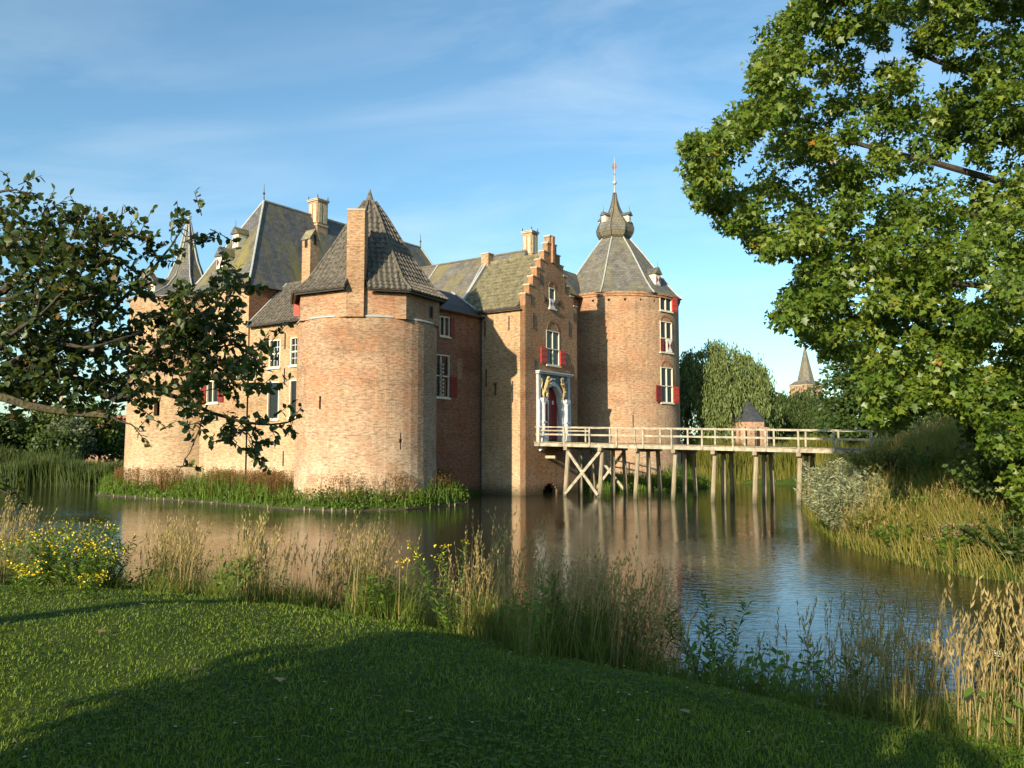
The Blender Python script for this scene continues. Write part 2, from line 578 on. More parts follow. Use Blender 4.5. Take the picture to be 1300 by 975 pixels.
M['bark_moss'] = simple('bark_moss', (.085, .075, .04), .9, var=.6, scale=14, bump=.9, bscale=40)
M['inside'] = simple('inside', (.02, .018, .015), .9, var=.2)

m, nt, b = new_mat('window_glass')
b.inputs['Base Color'].default_value = (.012, .016, .018, 1)
b.inputs['Roughness'].default_value = .12
b.inputs['Specular IOR Level'].default_value = .3
M['glass'] = m

m, nt, b = new_mat('water')
t = nd(nt, 'ShaderNodeTexCoord')
b.inputs['Base Color'].default_value = (.018, .020, .010, 1)
b.inputs['Roughness'].default_value = .03
b.inputs['IOR'].default_value = 1.333
mpw = nd(nt, 'ShaderNodeMapping', ins={'Vector': t.outputs['Object'], 'Scale': (.8, 1.6, 1), 'Rotation': (0, 0, .35)})
w1 = nd(nt, 'ShaderNodeTexNoise', ins={'Vector': mpw.outputs[0], 'Scale': 3.4, 'Detail': 3.0, 'Roughness': .55, 'Distortion': .4})
w2 = nd(nt, 'ShaderNodeTexNoise', ins={'Vector': t.outputs['Object'], 'Scale': .16, 'Detail': 2.0})
amp = ramp(nt, w2.outputs[0], (.35, .35), (.65, 1.0))
bp = nd(nt, 'ShaderNodeBump', ins={'Distance': .015, 'Height': w1.outputs[0], 'Strength': amp})
nt.links.new(bp.outputs[0], b.inputs['Normal'])
M['water'] = m

m, nt, b = new_mat('soil_grass')
t = nd(nt, 'ShaderNodeTexCoord')
n = nd(nt, 'ShaderNodeTexNoise', ins={'Vector': t.outputs['Object'], 'Scale': 1.3, 'Detail': 8.0, 'Roughness': .7})
col = ramp(nt, n.outputs[0], (.3, (.030, .052, .010)), (.55, (.052, .085, .014)), (.75, (.085, .10, .025)))
n = nd(nt, 'ShaderNodeTexNoise', ins={'Vector': t.outputs['Object'], 'Scale': 38.0, 'Detail': 4.0, 'Roughness': .7})
col = mixc(nt, .8, col, ramp(nt, n.outputs[0], (.3, .45), (.7, 1.5)), 'MULTIPLY')
nt.links.new(col, b.inputs['Base Color'])
b.inputs['Roughness'].default_value = 1.0
b.inputs['Specular IOR Level'].default_value = .1
bp = nd(nt, 'ShaderNodeBump', ins={'Strength': .9, 'Distance': .03, 'Height': n.outputs[0]})
nt.links.new(bp.outputs[0], b.inputs['Normal'])
M['ground'] = m

M['lawn'] = leaf_mat('lawn_blades', (.052, .105, .007), (.12, .195, .012), (.25, .30, .03), trans=.3, rough=.55, odd=(.22, .17, .06), odd_at=.99)
M['dry'] = leaf_mat('dry_grass', (.13, .105, .03), (.27, .20, .075), (.42, .33, .15), trans=.3, rough=.7)
M['long'] = leaf_mat('long_grass', (.04, .075, .009), (.09, .14, .017), (.20, .215, .045), trans=.35, rough=.6)
M['gold_grass'] = leaf_mat('gold_grass', (.085, .115, .014), (.18, .19, .03), (.34, .28, .09), trans=.35, rough=.6)  # blade colours brightened to make the right bank look sunlit
M['reed'] = leaf_mat('reed_green', (.030, .055, .014), (.055, .085, .022), (.10, .12, .035), trans=.3, rough=.6)
M['reed_yellow'] = leaf_mat('reed_yellow', (.07, .09, .012), (.13, .14, .022), (.21, .19, .04), trans=.3, rough=.6)
M['herb'] = leaf_mat('herb_leaf', (.04, .08, .009), (.075, .14, .014), (.13, .20, .022), trans=.35, rough=.55)
M['sorrel'] = leaf_mat('sorrel', (.09, .045, .015), (.16, .075, .028), (.24, .13, .05), trans=.3, rough=.7)
M['apple'] = leaf_mat('fruit_tree_leaf', (.015, .030, .006), (.030, .056, .010), (.070, .098, .017), trans=.22, rough=.42, odd=(.13, .075, .025), spec=.4)  # leaf colours darkened to stand in for shade falling on this tree
M['plane'] = leaf_mat('plane_tree_leaf', (.045, .088, .010), (.088, .148, .015), (.185, .225, .028), trans=.33, rough=.42, odd=(.30, .14, .02), odd_at=.995, spec=.4)
M['willow'] = leaf_mat('willow_leaf', (.075, .115, .035), (.13, .175, .052), (.21, .25, .085), trans=.3, rough=.5)
M['tree_a'] = leaf_mat('tree_leaf_dark', (.022, .045, .010), (.042, .075, .014), (.075, .11, .022), trans=.25)
M['tree_b'] = leaf_mat('tree_leaf_mid', (.045, .075, .014), (.08, .125, .02), (.135, .18, .035), trans=.28)
M['tree_c'] = leaf_mat('tree_leaf_grey', (.07, .09, .045), (.11, .135, .07), (.17, .19, .11), trans=.25)
M['silver'] = leaf_mat('silver_leaf', (.14, .17, .08), (.24, .27, .14), (.38, .40, .24), trans=.25)
M['yellow'] = leaf_mat('yellow_flower', (.55, .38, .01), (.72, .52, .015), (.80, .62, .04), trans=.2)
M['purple'] = leaf_mat('purple_flower', (.20, .07, .17), (.30, .12, .24), (.40, .20, .30), trans=.2)
M['pink'] = leaf_mat('dusky_pink_flower', (.25, .14, .12), (.36, .22, .19), (.46, .31, .26), trans=.2)
M['umbel'] = leaf_mat('umbel_flower', (.45, .44, .36), (.6, .58, .48), (.7, .69, .6), trans=.2)
M['fallen'] = leaf_mat('fallen_leaf', (.20, .10, .03), (.30, .17, .05), (.38, .24, .09), trans=.1)

# ------------------------------------------------------------------ ground, moat, water
MOAT = [(-90, 33), (-40, 25), (-20, 19.4), (-12, 16.8), (-7, 14.6), (-3, 12.6), (0, 10.9), (1.4, 10.0), (2.6, 9.4), (3.6, 8.75), (4.6, 8.2), (6, 7.7), (8, 7.3),
        (11, 7.6), (15, 8.9), (24, 10.5), (60, 15), (60, 27), (24, 19.4), (16, 18.6), (12.6, 19.4), (11.5, 21.2), (11.0, 23.6), (11.1, 27.5), (12.7, 34),
        (14.4, 39.5), (16.4, 45), (19.5, 54), (24, 63.5), (21.5, 67), (14, 69.5), (8, 86), (-12, 97), (-30, 88), (-37, 67), (-46, 64.5), (-90, 62)]
ISLE = [(-27.3, 53.2), (-22, 49.5), (-17.5, 46.5), (-12.5, 42.4), (-8.5, 40.3), (-5.4, 41.4), (-2.6, 45.2), (-2.6, 48), (-3.8, 52), (.5, 57.5), (3.8, 59.6),
        (5.8, 59.6), (8.2, 58.4), (12, 58.6), (15.2, 62), (16.2, 69), (11, 80), (-8, 86), (-26, 76), (-31, 62)]


def sdist(x, y, poly):
    """signed distance, positive outside"""
    P = np.array(poly, float)
    Q = np.roll(P, -1, 0)
    d2 = np.full(x.shape, 1e18)
    ins = np.zeros(x.shape, bool)
    for (ax, ay), (bx, by) in zip(P, Q):
        ex, ey = bx - ax, by - ay
        t = np.clip(((x - ax) * ex + (y - ay) * ey) / (ex * ex + ey * ey), 0, 1)
        d2 = np.minimum(d2, (x - ax - t * ex) ** 2 + (y - ay - t * ey) ** 2)
        c = (ay > y) != (by > y)
        with np.errstate(divide='ignore', invalid='ignore'):
            xi = ax + (y - ay) * ex / (ey if ey else 1e-9)
        ins ^= c & (x < xi)
    d = np.sqrt(d2)
    return np.where(ins, -d, d)


def sstep(a, b_, v):
    t = np.clip((v - a) / (b_ - a), 0, 1)
    return t * t * (3 - 2 * t)


def bumps(x, y):
    return (.05 * np.sin(x * .9 + 1.3 * np.sin(y * .5)) + .04 * np.sin(y * 1.3 + x * .4) + .015 * np.sin(x * 3.1 + y * 2.3))


def height(x, y):
    x, y = np.asarray(x, float), np.asarray(y, float)
    d = sdist(x, y, MOAT)
    near = 1 - sstep(9, 17, y - .08 * np.maximum(x, 0))
    hl = 1.05 + .65 * near
    right = sstep(9, 13, x) * sstep(16, 19, y) * (1 - sstep(52, 66, y))
    hl = hl + right * (.25 + 2.7 * sstep(21, 38, y + .25 * (x - 11)))
    run = 1.15 + right * 2.0 + .75 * near * sstep(-1.5, 3.0, x)
    h = np.where(d > 0, hl * (1 - np.exp(-np.maximum(d, 0) / run)), np.maximum(-1.6, d * .7))
    h = h + np.where(d > .3, bumps(x, y) * .6, 0)
    di = sdist(x, y, ISLE)
    hi = np.where(di < 0, .34 * (1 - np.exp(di / .25)), np.maximum(-1.6, -di * 1.5))
    return np.maximum(h, hi)


def lines(parts):
    o = []
    for a, b_, n in parts:
        o += list(np.linspace(a, b_, n, endpoint=False))
    return np.array(o + [parts[-1][1]])


gx = lines([(-2500, -400, 8), (-400, -90, 12), (-90, -32, 26), (-32, -14, 30), (-14, 14, 84), (14, 30, 34), (30, 90, 26), (90, 400, 12), (400, 2500, 8)])
gy = lines([(-2500, -200, 6), (-200, -20, 14), (-20, 0, 20), (0, 20, 66), (20, 50, 60), (50, 100, 60), (100, 400, 24), (400, 3000, 10)])
GX, GY = np.meshgrid(gx, gy)
GZ = height(GX, GY)
nx, ny = len(gx), len(gy)
idx = np.arange(nx * ny).reshape(ny, nx)
F = np.stack([idx[:-1, :-1], idx[:-1, 1:], idx[1:, 1:], idx[1:, :-1]], -1).reshape(-1, 4)
g = np_mesh('ground', np.stack([GX, GY, GZ], -1).reshape(-1, 3), F, M['ground'], smooth=True)
tag(g, 'grassy ground with the lawn, the moat banks and the castle island', 'ground', kind='structure')

wm = MB()
wm.face([(-95, 2, 0), (70, 2, 0), (70, 105, 0), (-95, 105, 0)])
water = wm.build('water', M['water'])
tag(water, 'still moat water reflecting the brick castle and blue sky', 'water', kind='structure')

# ------------------------------------------------------------------ the castle
# local axes: x along the gable front (away to the right), y into the castle, z up from the water
GC = (.875, 52.5, 0)
castle = empty('castle', GC, math.radians(55))
tag(castle, 'moated brick castle with round corner towers and stepped gatehouse', 'castle')
CL = np.array([-43.5, -29.4])                # the photographer in castle axes


def viewdir(c):
    v = CL - np.array(c)
    v = v / np.linalg.norm(v)
    return v, np.array([-v[1], v[0]])


def pdir(c, phi):
    v, r = viewdir(c)
    return v * math.cos(phi) + r * math.sin(phi)


def part(mb, name, mat, parent=castle, **k):
    lab = k.pop('label', None)
    o = mb.build(name, M[mat], parent, **k)
    if lab:
        o['label'] = lab
    return o


def wall(name, mat, P, u0, u1, z0, z1, holes=(), outline=None, us=(), zs=(), reveal=.22, thick=.45, step=None, label=None, smooth=False):
    """sheet of wall with real openings: P(u, z, depth inwards)"""
    U = {u0, u1, *us}
    Z = {z0, z1, *zs}
    for h in holes:
        U |= {h[0], h[1]}
        Z |= {h[2], h[3]}
    if step:
        n = int((u1 - u0) / step)
        U |= {u0 + (u1 - u0) * i / n for i in range(1, n)}
    U = sorted(u for u in U if u0 - 1e-6 <= u <= u1 + 1e-6)
    Z = sorted(z for z in Z if z0 - 1e-6 <= z <= z1 + 1e-6)

    def state(i, j):
        if not (0 <= i < len(U) - 1 and 0 <= j < len(Z) - 1):
            return 'edge'
        u, z = (U[i] + U[i + 1]) / 2, (Z[j] + Z[j + 1]) / 2
        if outline and not outline(u, z):
            return 'out'
        for h in holes:
            if h[0] < u < h[1] and h[2] < z < h[3]:
                return 'hole'
        return 'in'
    mb = MB()
    for i in range(len(U) - 1):
        for j in range(len(Z) - 1):
            if state(i, j) != 'in':
                continue
            a, b_, c, d = U[i], U[i + 1], Z[j], Z[j + 1]
            mb.face([P(a, c, 0), P(b_, c, 0), P(b_, d, 0), P(a, d, 0)], [(a, c), (b_, c), (b_, d), (a, d)])
            if outline:
                mb.face([P(b_, c, thick), P(a, c, thick), P(a, d, thick), P(b_, d, thick)], [(b_, c), (a, c), (a, d), (b_, d)])
            for (di, dj, e0, e1) in ((-1, 0, (a, c), (a, d)), (1, 0, (b_, c), (b_, d)), (0, -1, (a, c), (b_, c)), (0, 1, (a, d), (b_, d))):
                s = state(i + di, j + dj)
                t = reveal if s == 'hole' else (thick if s == 'out' or (s == 'edge' and outline) else 0)
                if t:
                    mb.face([P(*e0, 0), P(*e1, 0), P(*e1, t), P(*e0, t)],
                            [(e0[0], e0[1]), (e1[0], e1[1]), (e1[0] + t * (e1[1] != e0[1]), e1[1] + t), (e0[0] + t * (e1[1] != e0[1]), e0[1] + t)])
    return part(mb, name, mat, label=label, smooth=smooth)


def frame_of(origin, right):
    """F(x, z, d): x along the wall, z height, d outwards"""
    ox, oy = origin
    rx, ry = right
    nx_, ny_ = ry, -rx
    return lambda x, z, d: (ox + rx * x + nx_ * d, oy + ry * x + ny_ * d, z)


def leaf_shutter(F, x0, x1, z0, z1, d, mat, parent, hour=False, ang=None):
    mb = MB()
    mb.fbox(F, x0, x1, z0, z1, d, d + .05)
    s = part(mb, 'shutter', 'white' if hour else mat, parent)
    q = MB()
    xm, zm = (x0 + x1) / 2, (z0 + z1) / 2
    if hour:
        e = .03
        q.prism(F, [(x0 + e, z0 + .08), (xm - .04, zm), (x0 + e, z1 - .08)], d + .05, d + .065)
        q.prism(F, [(x1 - e, z0 + .08), (x1 - e, z1 - .08), (xm + .04, zm)], d + .05, d + .065)
        part(q, 'painted_triangle', mat, s)['kind'] = 'stuff'
    else:
        for zz in (z0 + .12, zm - .05, z1 - .22):
            q.fbox(F, x0 + .03, x1 - .03, zz, zz + .10, d + .05, d + .075)
        part(q, 'battens', mat, s)['kind'] = 'stuff'
    return s


def window(F, xc, z0, z1, wd, style='cross', lower='open', shut=('red_paint', 'red_paint'), sill=True, deep=.12, label=None, split=.5):
    """window fixed in an opening: frame, panes, sill, shutters"""
    x0, x1 = xc - wd / 2, xc + wd / 2
    fr = .07
    mb = MB()
    d0, d1 = -deep, .02
    mb.fbox(F, x0, x0 + fr, z0, z1, d0, d1)
    mb.fbox(F, x1 - fr, x1, z0, z1, d0, d1)
    mb.fbox(F, x0 + fr, x1 - fr, z1 - fr, z1, d0, d1)
    mb.fbox(F, x0 + fr, x1 - fr, z0, z0 + fr, d0, d1)
    zs = z0 + (z1 - z0) * split
    if style in ('cross', 'mullion'):
        mb.fbox(F, xc - fr / 2, xc + fr / 2, z0 + fr, z1 - fr, d0 + .005, d1 - .006)
    if style == 'cross':
        mb.fbox(F, x0 + fr, x1 - fr, zs - fr / 2, zs + fr / 2, d0 + .01, d1 - .002)
    o = part(mb, 'window', 'cream', label=label)
    gd = -deep + .03
    if style == 'cross':
        cells = [(x0 + fr, xc - fr / 2), (xc + fr / 2, x1 - fr)]
        rows = [(z0 + fr, zs - fr / 2), (zs + fr / 2, z1 - fr)]
    elif style == 'mullion':
        cells = [(x0 + fr, xc - fr / 2), (xc + fr / 2, x1 - fr)]
        rows = [(z0 + fr, z1 - fr)]
    else:
        cells = [(x0 + fr, x1 - fr)]
        rows = [(z0 + fr, z1 - fr)]
    for r in rows:
        for c in cells:
            part(MB().fbox(F, c[0], c[1], r[0], r[1], gd - .02, gd), 'pane', 'glass', o)
    if style == 'sash':
        bars = MB()
        nxb, nzb = 3, 4
        for i in range(1, nxb):
            x = x0 + fr + (x1 - x0 - 2 * fr) * i / nxb
            bars.fbox(F, x - .014, x + .014, z0 + fr, z1 - fr, gd, gd + .03)
        for i in range(1, nzb):
            z = z0 + fr + (z1 - z0 - 2 * fr) * i / nzb
            hw = .04 if i == 2 else .014
            bars.fbox(F, x0 + fr, x1 - fr, z - hw, z + hw, gd, gd + .034)
        part(bars, 'glazing_bars', 'white', o)['kind'] = 'stuff'
    if style == 'lead':
        bars = MB()
        for i in range(1, 5):
            z = z0 + fr + (z1 - z0 - 2 * fr) * i / 5
            bars.fbox(F, x0 + fr, x1 - fr, z - .012, z + .012, gd, gd + .02)
        part(bars, 'glazing_bars', 'iron', o)['kind'] = 'stuff'
    if sill:
        part(MB().fbox(F, x0 - .08, x1 + .08, z0 - .10, z0, -.05, .12), 'sill', 'cream', o)
    sw = wd * .44
    zt = zs if style == 'cross' else z1
    if shut[0]:
        leaf_shutter(F, x0 - sw, x0 - .02, z0 + .04, zt, .03, shut[0], o)
    if shut[1]:
        leaf_shutter(F, x1 + .02, x1 + sw, z0 + .04, zt, .03, shut[1], o)
    return o


def relief_arch(F, xc, z, r, h, mat='brick_red'):
    """low brick relieving arch above a window"""
    mb = MB()
    n = 9
    for i in range(n):
        a0, a1 = PI * i / n, PI * (i + 1) / n
        q = [(xc + r * math.cos(a0), z + h * math.sin(a0)), (xc + (r + .16) * math.cos(a0), z + (h + .16) * math.sin(a0)),
             (xc + (r + .16) * math.cos(a1), z + (h + .16) * math.sin(a1)), (xc + r * math.cos(a1), z + h * math.sin(a1))]
        mb.prism(F, q, -.02, .03)
    part(mb, 'relieving_arch', mat)


def anchor(F, x, z0, z1):
    part(MB().fbox(F, x - .035, x + .035, z0, z1, -.02, .05), 'wall_anchor', 'iron')


def pantiles(name, mat, quadmap, nrow, width_at, cw=.235, parent=castle):
    """rows of S-shaped tiles on a slope: quadmap(u, t, lift) -> point, u in metres from the middle, t 0 eave .. 1 top"""
    mb = MB()
    for r in range(nrow):
        t0, t1 = r / nrow, (r + 1.12) / nrow
        t1 = min(t1, 1.0)
        wl, wr = width_at((r + .5) / nrow)
        k0, k1 = math.floor(wl / cw), math.ceil(wr / cw)
        for k in range(k0, k1):
            a, b_ = k * cw, (k + 1) * cw
            a, b_ = max(a, wl), min(b_, wr)
            if b_ - a < .03:
                continue
            jit = RND.uniform(-.012, .012)
            sx = [a, a + (b_ - a) * .35, a + (b_ - a) * .65, b_]
            sz = [.035, .0, .10, .055]
            for i in range(3):
                mb.face([quadmap(sx[i], t0, sz[i] + .045 + jit), quadmap(sx[i + 1], t0, sz[i + 1] + .045 + jit),
                         quadmap(sx[i + 1], t1, sz[i + 1] + .0), quadmap(sx[i], t1, sz[i] + .0)])
                mb.face([quadmap(sx[i], t0, -.01), quadmap(sx[i + 1], t0, -.01),
                         quadmap(sx[i + 1], t0, sz[i + 1] + .035 + jit), quadmap(sx[i], t0, sz[i] + .035 + jit)])
    o = part(mb, name, mat, parent)
    o['kind'] = 'stuff'
    return o


# ---- front round tower (polygonal top, pantile spire, tall chimney)
T1, R1 = (-10.30, 4.07), 3.98
v1, r1v = viewdir(T1)


def P_round(c, r, batter=0.0):
    def P(u, z, d):
        q = pdir(c, u / r)
        rr = r + batter * max(0, 3 - z) / 3 - d
        return (c[0] + q[0] * rr, c[1] + q[1] * rr, z)
    return P


slit = math.radians(27) * R1
wall('tower_wall', 'brick_tower', P_round(T1, R1, .06), -PI * R1, PI * R1, -1.2, 10.2, step=.5, reveal=.5,
     holes=[(slit - .05, slit + .05, 3.05, 3.95), (slit - .11, slit + .11, 3.42, 3.6), (-2.75, -2.62, 5.2, 5.9)], label='broad round brick tower at the near corner')
o8 = math.radians(28.6)
oct1 = [o8 + PI / 4 * k for k in range(8)]
RO = 4.2


def octpts(c, phis, r, z):
    return [(c[0] + pdir(c, p)[0] * r, c[1] + pdir(c, p)[1] * r, z) for p in phis]


mb = MB()
top, bot = octpts(T1, oct1, RO, 11.75), octpts(T1, oct1, RO, 10.1)
for k in range(8):
    a, b_ = bot[k], bot[(k + 1) % 8]
    c_, d_ = top[(k + 1) % 8], top[k]
    mb.face([a, b_, c_, d_])
mb.face(bot[::-1])
part(mb, 'tower_wall', 'brick_tower', label='eight sided upper storey of the near tower')
# weathered ledges where the round tower shows in front of the flat faces
for k in range(8):
    pm = oct1[k] + PI / 8
    mb = MB()
    n = 6
    half = math.radians(13.5)
    ap = RO * math.cos(PI / 8)
    for i in range(n):
        p0, p1 = pm - half + 2 * half * i / n, pm - half + 2 * half * (i + 1) / n
        q0, q1 = pdir(T1, p0), pdir(T1, p1)
        def pt(q, p, r, z):
            return (T1[0] + q[0] * r, T1[1] + q[1] * r, z)
        ri0, ri1 = ap / math.cos(p0 - pm) - .03, ap / math.cos(p1 - pm) - .03
        mb.face([pt(q0, p0, R1 + .05, 10.17), pt(q1, p1, R1 + .05, 10.17), pt(q1, p1, ri1, 10.28), pt(q0, p0, ri0, 10.28)])
        mb.face([pt(q0, p0, R1 + .05, 10.12), pt(q1, p1, R1 + .05, 10.12), pt(q1, p1, R1 + .05, 10.17), pt(q0, p0, R1 + .05, 10.17)])
    part(mb, 'ledge', 'lead')
# little openings in the upper storey
for pm, off in ((oct1[0] + PI / 8, .75), (oct1[5] + PI / 8, -.15), (oct1[6] - PI / 8, .9)):
    q = pdir(T1, pm)
    ap = RO * math.cos(PI / 8)
    F = frame_of((T1[0] + q[0] * ap, T1[1] + q[1] * ap), (-q[1], q[0]))
    fm = MB()
    for (xa, xb, za, zb) in ((off - .22, off - .16, 10.43, 11.17), (off + .16, off + .22, 10.43, 11.17), (off - .16, off + .16, 11.11, 11.17), (off - .16, off + .16, 10.43, 10.49)):
        fm.fbox(F, xa, xb, za, zb, -.02, .03)
    fo = part(fm, 'loophole', 'brick_red')
    part(MB().fbox(F, off - .16, off + .16, 10.49, 11.11, -.02, .008), 'pane', 'inside', fo)

PROF1 = [(4.66, 11.6), (3.8, 12.28), (2.36, 14.35), (1.0, 16.55), (.3, 17.5)]


def prof(pr, t):
    """point on a profile at 0..1 of its length"""
    L = [math.hypot(pr[i + 1][0] - pr[i][0], pr[i + 1][1] - pr[i][1]) for i in range(len(pr) - 1)]
    s = t * sum(L)
    for i, l in enumerate(L):
        if s <= l or i == len(L) - 1:
            k = min(1, s / l)
            return pr[i][0] + (pr[i + 1][0] - pr[i][0]) * k, pr[i][1] + (pr[i + 1][1] - pr[i][1]) * k
        s -= l


mb = MB()
for i in range(len(PROF1) - 1):
    A, B = octpts(T1, oct1, PROF1[i][0], PROF1[i][1] - .03), octpts(T1, oct1, PROF1[i + 1][0], PROF1[i + 1][1] - .03)
    for k in range(8):
        if i == 0 and k == 7:                      # the eave stops either side of the chimney
            la = lambda p, q, t: tuple(Vector(p).lerp(Vector(q), t))
            for t0, t1 in ((0, .02), (.36, 1)):
                mb.face([la(A[7], A[0], t0), la(A[7], A[0], t1), la(B[7], B[0], t1), la(B[7], B[0], t0)])
            continue
        mb.face([A[k], A[(k + 1) % 8], B[(k + 1) % 8], B[k]])
mb.face(octpts(T1, oct1, 4.15, 11.6))
roof1 = part(mb, 'tower_roof', 'pantile', label='steep flared pantile spire roof of the near tower')
for k in range(8):
    pm = oct1[k] + PI / 8
    q = pdir(T1, pm)
    tn = (-q[1], q[0])

    def qm(u, t, lift, q=q, tn=tn):
        r, z = prof(PROF1, t)
        ap = r * math.cos(PI / 8) + lift * .75
        return (T1[0] + q[0] * ap + tn[0] * u, T1[1] + q[1] * ap + tn[1] * u, z + lift * .6)

    def wa(t, k=k):
        r, z = prof(PROF1, t)
        h = r * math.sin(PI / 8)
        return (-h if k != 7 or r < 3.9 else -.55), h
    pantiles('roof_tiles', 'pantile', qm, 19, wa, cw=.31, parent=roof1)
for k in range(8):                         # hip ridges
    pts = [octpts(T1, oct1, r + .04, z + .05)[k] for r, z in [prof(PROF1, i / 12) for i in range(13)]]
    part(MB().tube(pts, [.085] * 13, 6), 'hip_ridge', 'pantile', roof1)
part(MB().lathe(T1, [(.46, 17.25), (.32, 17.5), (.18, 17.8), (.1, 18.05), (.035, 18.3), (0.0, 18.35)], 10), 'lead_cap', 'pantile', roof1, smooth=True)
# eave board with little brackets
mb = MB()
for k in range(8):
    a, b_ = octpts(T1, oct1, 4.52, 11.55)[k], octpts(T1, oct1, 4.52, 11.55)[(k + 1) % 8]
    if k == 7:
        a = tuple(Vector(a).lerp(Vector(b_), .36))
    part(MB().beam(a, b_, .10, .12), 'eave_board', 'gutter', roof1)
# chimney on the outer face
q = pdir(T1, math.radians(-10))
F = frame_of((T1[0] + q[0] * 3.98, T1[1] + q[1] * 3.98), (-q[1], q[0]))
ch = part(MB().fbox(F, -.47, .47, 10.1, 15.85, -.8, .16), 'chimney', 'brick_chimney', label='tall plain brick chimney rising from the near tower')
part(MB().fbox(F, -.5, .5, 13.85, 13.93, -.83, .19), 'chimney_band', 'brick_chimney', ch)
part(MB().fbox(F, -.49, .49, 15.85, 15.93, -.82, .18), 'chimney_cap', 'sand_stone', ch)
# the red shutter on the far left of the tower top
q = pdir(T1, math.radians(-98))
F = frame_of((T1[0] + q[0] * 3.9, T1[1] + q[1] * 3.9), (q[0], q[1]))
leaf_shutter(F, .0, .42, 10.75, 11.6, 0, 'red_paint', castle)

# ---- wing between the near tower and the keep (west side)
XA = -11.07
PA = lambda u, z, d: (XA + d, u, z)
FA = frame_of((XA, 0), (0, -1))          # x grows towards the viewer's right: x = -y
winA = [(11.42, 8.1, 9.85, 1.06, 'sash'), (9.45, 8.12, 9.87, .98, 'sash'), (11.48, 4.87, 7.22, 1.10, 'lead'), (9.45, 4.95, 7.25, .98, 'lead')]
wall('wing_wall', 'brick_wall', PA, 3.6, 13.95, -1.2, 11.0, holes=[(y - wd / 2, y + wd / 2, z0, z1) for y, z0, z1, wd, s in winA],
     label='pale brick west wing wall beside the near tower')
for y, z0, z1, wd, s in winA:
    window(FA, -y, z0, z1, wd, s, shut=(None, None))
for y, z0, z1 in ((10.45, 9.2, 10.2), (10.45, 7.0, 8.0), (12.6, 7.1, 7.9), (10.4, 2.0, 2.9), (6.9, .9, 2.2)):
    anchor(FA, -y, z0, z1)
WA = [(-11.35, 10.85), (-8.3, 14.0), (-5.2, 10.9)]
mb = MB()
mb.face([(WA[0][0], 4.5, WA[0][1]), (WA[1][0], 4.5, WA[1][1]), (WA[1][0], 13.9, WA[1][1]), (WA[0][0], 13.9, WA[0][1])])
mb.face([(WA[2][0], 4.5, WA[2][1]), (WA[1][0], 4.5, WA[1][1]), (WA[1][0], 13.9, WA[1][1]), (WA[2][0], 13.9, WA[2][1])])
mb.box(-10.9, -5.4, 4.5, 13.88, 9.5, 10.88)
wr = part(mb, 'wing_roof', 'slate_old', label='grey tiled roof of the west wing')


def qmA(u, t, lift):
    x = WA[0][0] + (WA[1][0] - WA[0][0]) * t
    z = WA[0][1] + (WA[1][1] - WA[0][1]) * t
    return (x - lift * .7, 9.2 - u, z + lift * .7)


pantiles('roof_tiles', 'pantile', qmA, 12, lambda t: (-4.65, 4.7), cw=.31, parent=wr)
part(MB().tube([(-8.3, 4.5, 14.06), (-8.3, 13.9, 14.06)], .11, 6), 'ridge', 'pantile', wr)
part(MB().beam((-11.45, 13.8, 10.9), (-8.3, 13.8, 14.1), .12, .14), 'verge_flashing', 'lead', wr)
part(MB().tube([(-11.42, 4.6, 10.82), (-11.42, 13.8, 10.82)], .06, 6), 'gutter', 'gutter', wr)

# slim gabled chimney on that wing
ch = part(MB().box(-8.97, -8.23, 10.75, 11.55, 12.0, 16.7), 'chimney', 'brick_chimney', label='slim brick chimney with a little saddle roof')
mb = MB()
Fc = lambda x, z, d: (x, d, z)
mb.prism(Fc, [(-8.97, 16.7), (-8.23, 16.7), (-8.6, 17.25)], 10.75, 11.55)
part(mb, 'chimney_gable', 'brick_chimney', ch)
mb = MB()
for s in (-1, 1):
    mb = MB()
    mb.hexa([(-8.6 + s * .45, 10.7, 16.62), (-8.6, 10.7, 17.29), (-8.6, 11.6, 17.29), (-8.6 + s * .45, 11.6, 16.62),
             (-8.6 + s * .45, 10.7, 16.70), (-8.6, 10.7, 17.37), (-8.6, 11.6, 17.37), (-8.6 + s * .45, 11.6, 16.70)])
    part(mb, 'chimney_roof', 'pantile_moss', ch)
for (x0, x1, y0, y1) in ((-8.7, -8.5, 10.72, 10.8),):
    part(MB().box(x0, x1, y0, y1, 16.3, 16.95), 'niche', 'inside', ch)
part(MB().box(-9.0, -8.95, 11.02, 11.28, 16.1, 16.6), 'niche', 'inside', ch)

# ---- the keep with the great hipped roof
KX0, KX1, KY0, KY1 = -11.2, 12.4, 13.95, 20.4
wkA = [(17.55, 6.05, 7.55, 1.3), (17.4, 10.2, 11.7, 1.2)]
wall('keep_wall', 'brick_wall', lambda u, z, d: (KX0 + d, u, z), KY0, 22.6, -1.2, 13.7, holes=[(y - wd / 2, y + wd / 2, z0, z1) for y, z0, z1, wd in wkA],
     label='sunlit west wall of the keep')
FK = frame_of((KX0, 0), (0, -1))
for y, z0, z1, wd in wkA:
    window(FK, -y, z0, z1, wd, 'mullion', shut=('dark_red', 'dark_red'))
relief_arch(FK, -17.55, 7.6, .6, .3)
for y, z0, z1 in ((15.2, 8.2, 9.2), (15.4, 3.5, 4.5), (19.9, 8.3, 9.3), (19.4, 3.2, 4.2), (15.0, 11.9, 12.8)):
    anchor(FK, -y, z0, z1)
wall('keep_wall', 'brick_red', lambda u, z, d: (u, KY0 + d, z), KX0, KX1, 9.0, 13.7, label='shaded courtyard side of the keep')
mb = MB()
mb.box(KX0 + .3, KX1, KY0 + .3, KY1, -1.2, 13.6)
part(mb, 'keep_wall', 'brick_wall')
part(MB().box(KX0 - .05, KX1, KY0 - .05, KY0, 13.38, 13.62), 'cornice', 'brick_red')
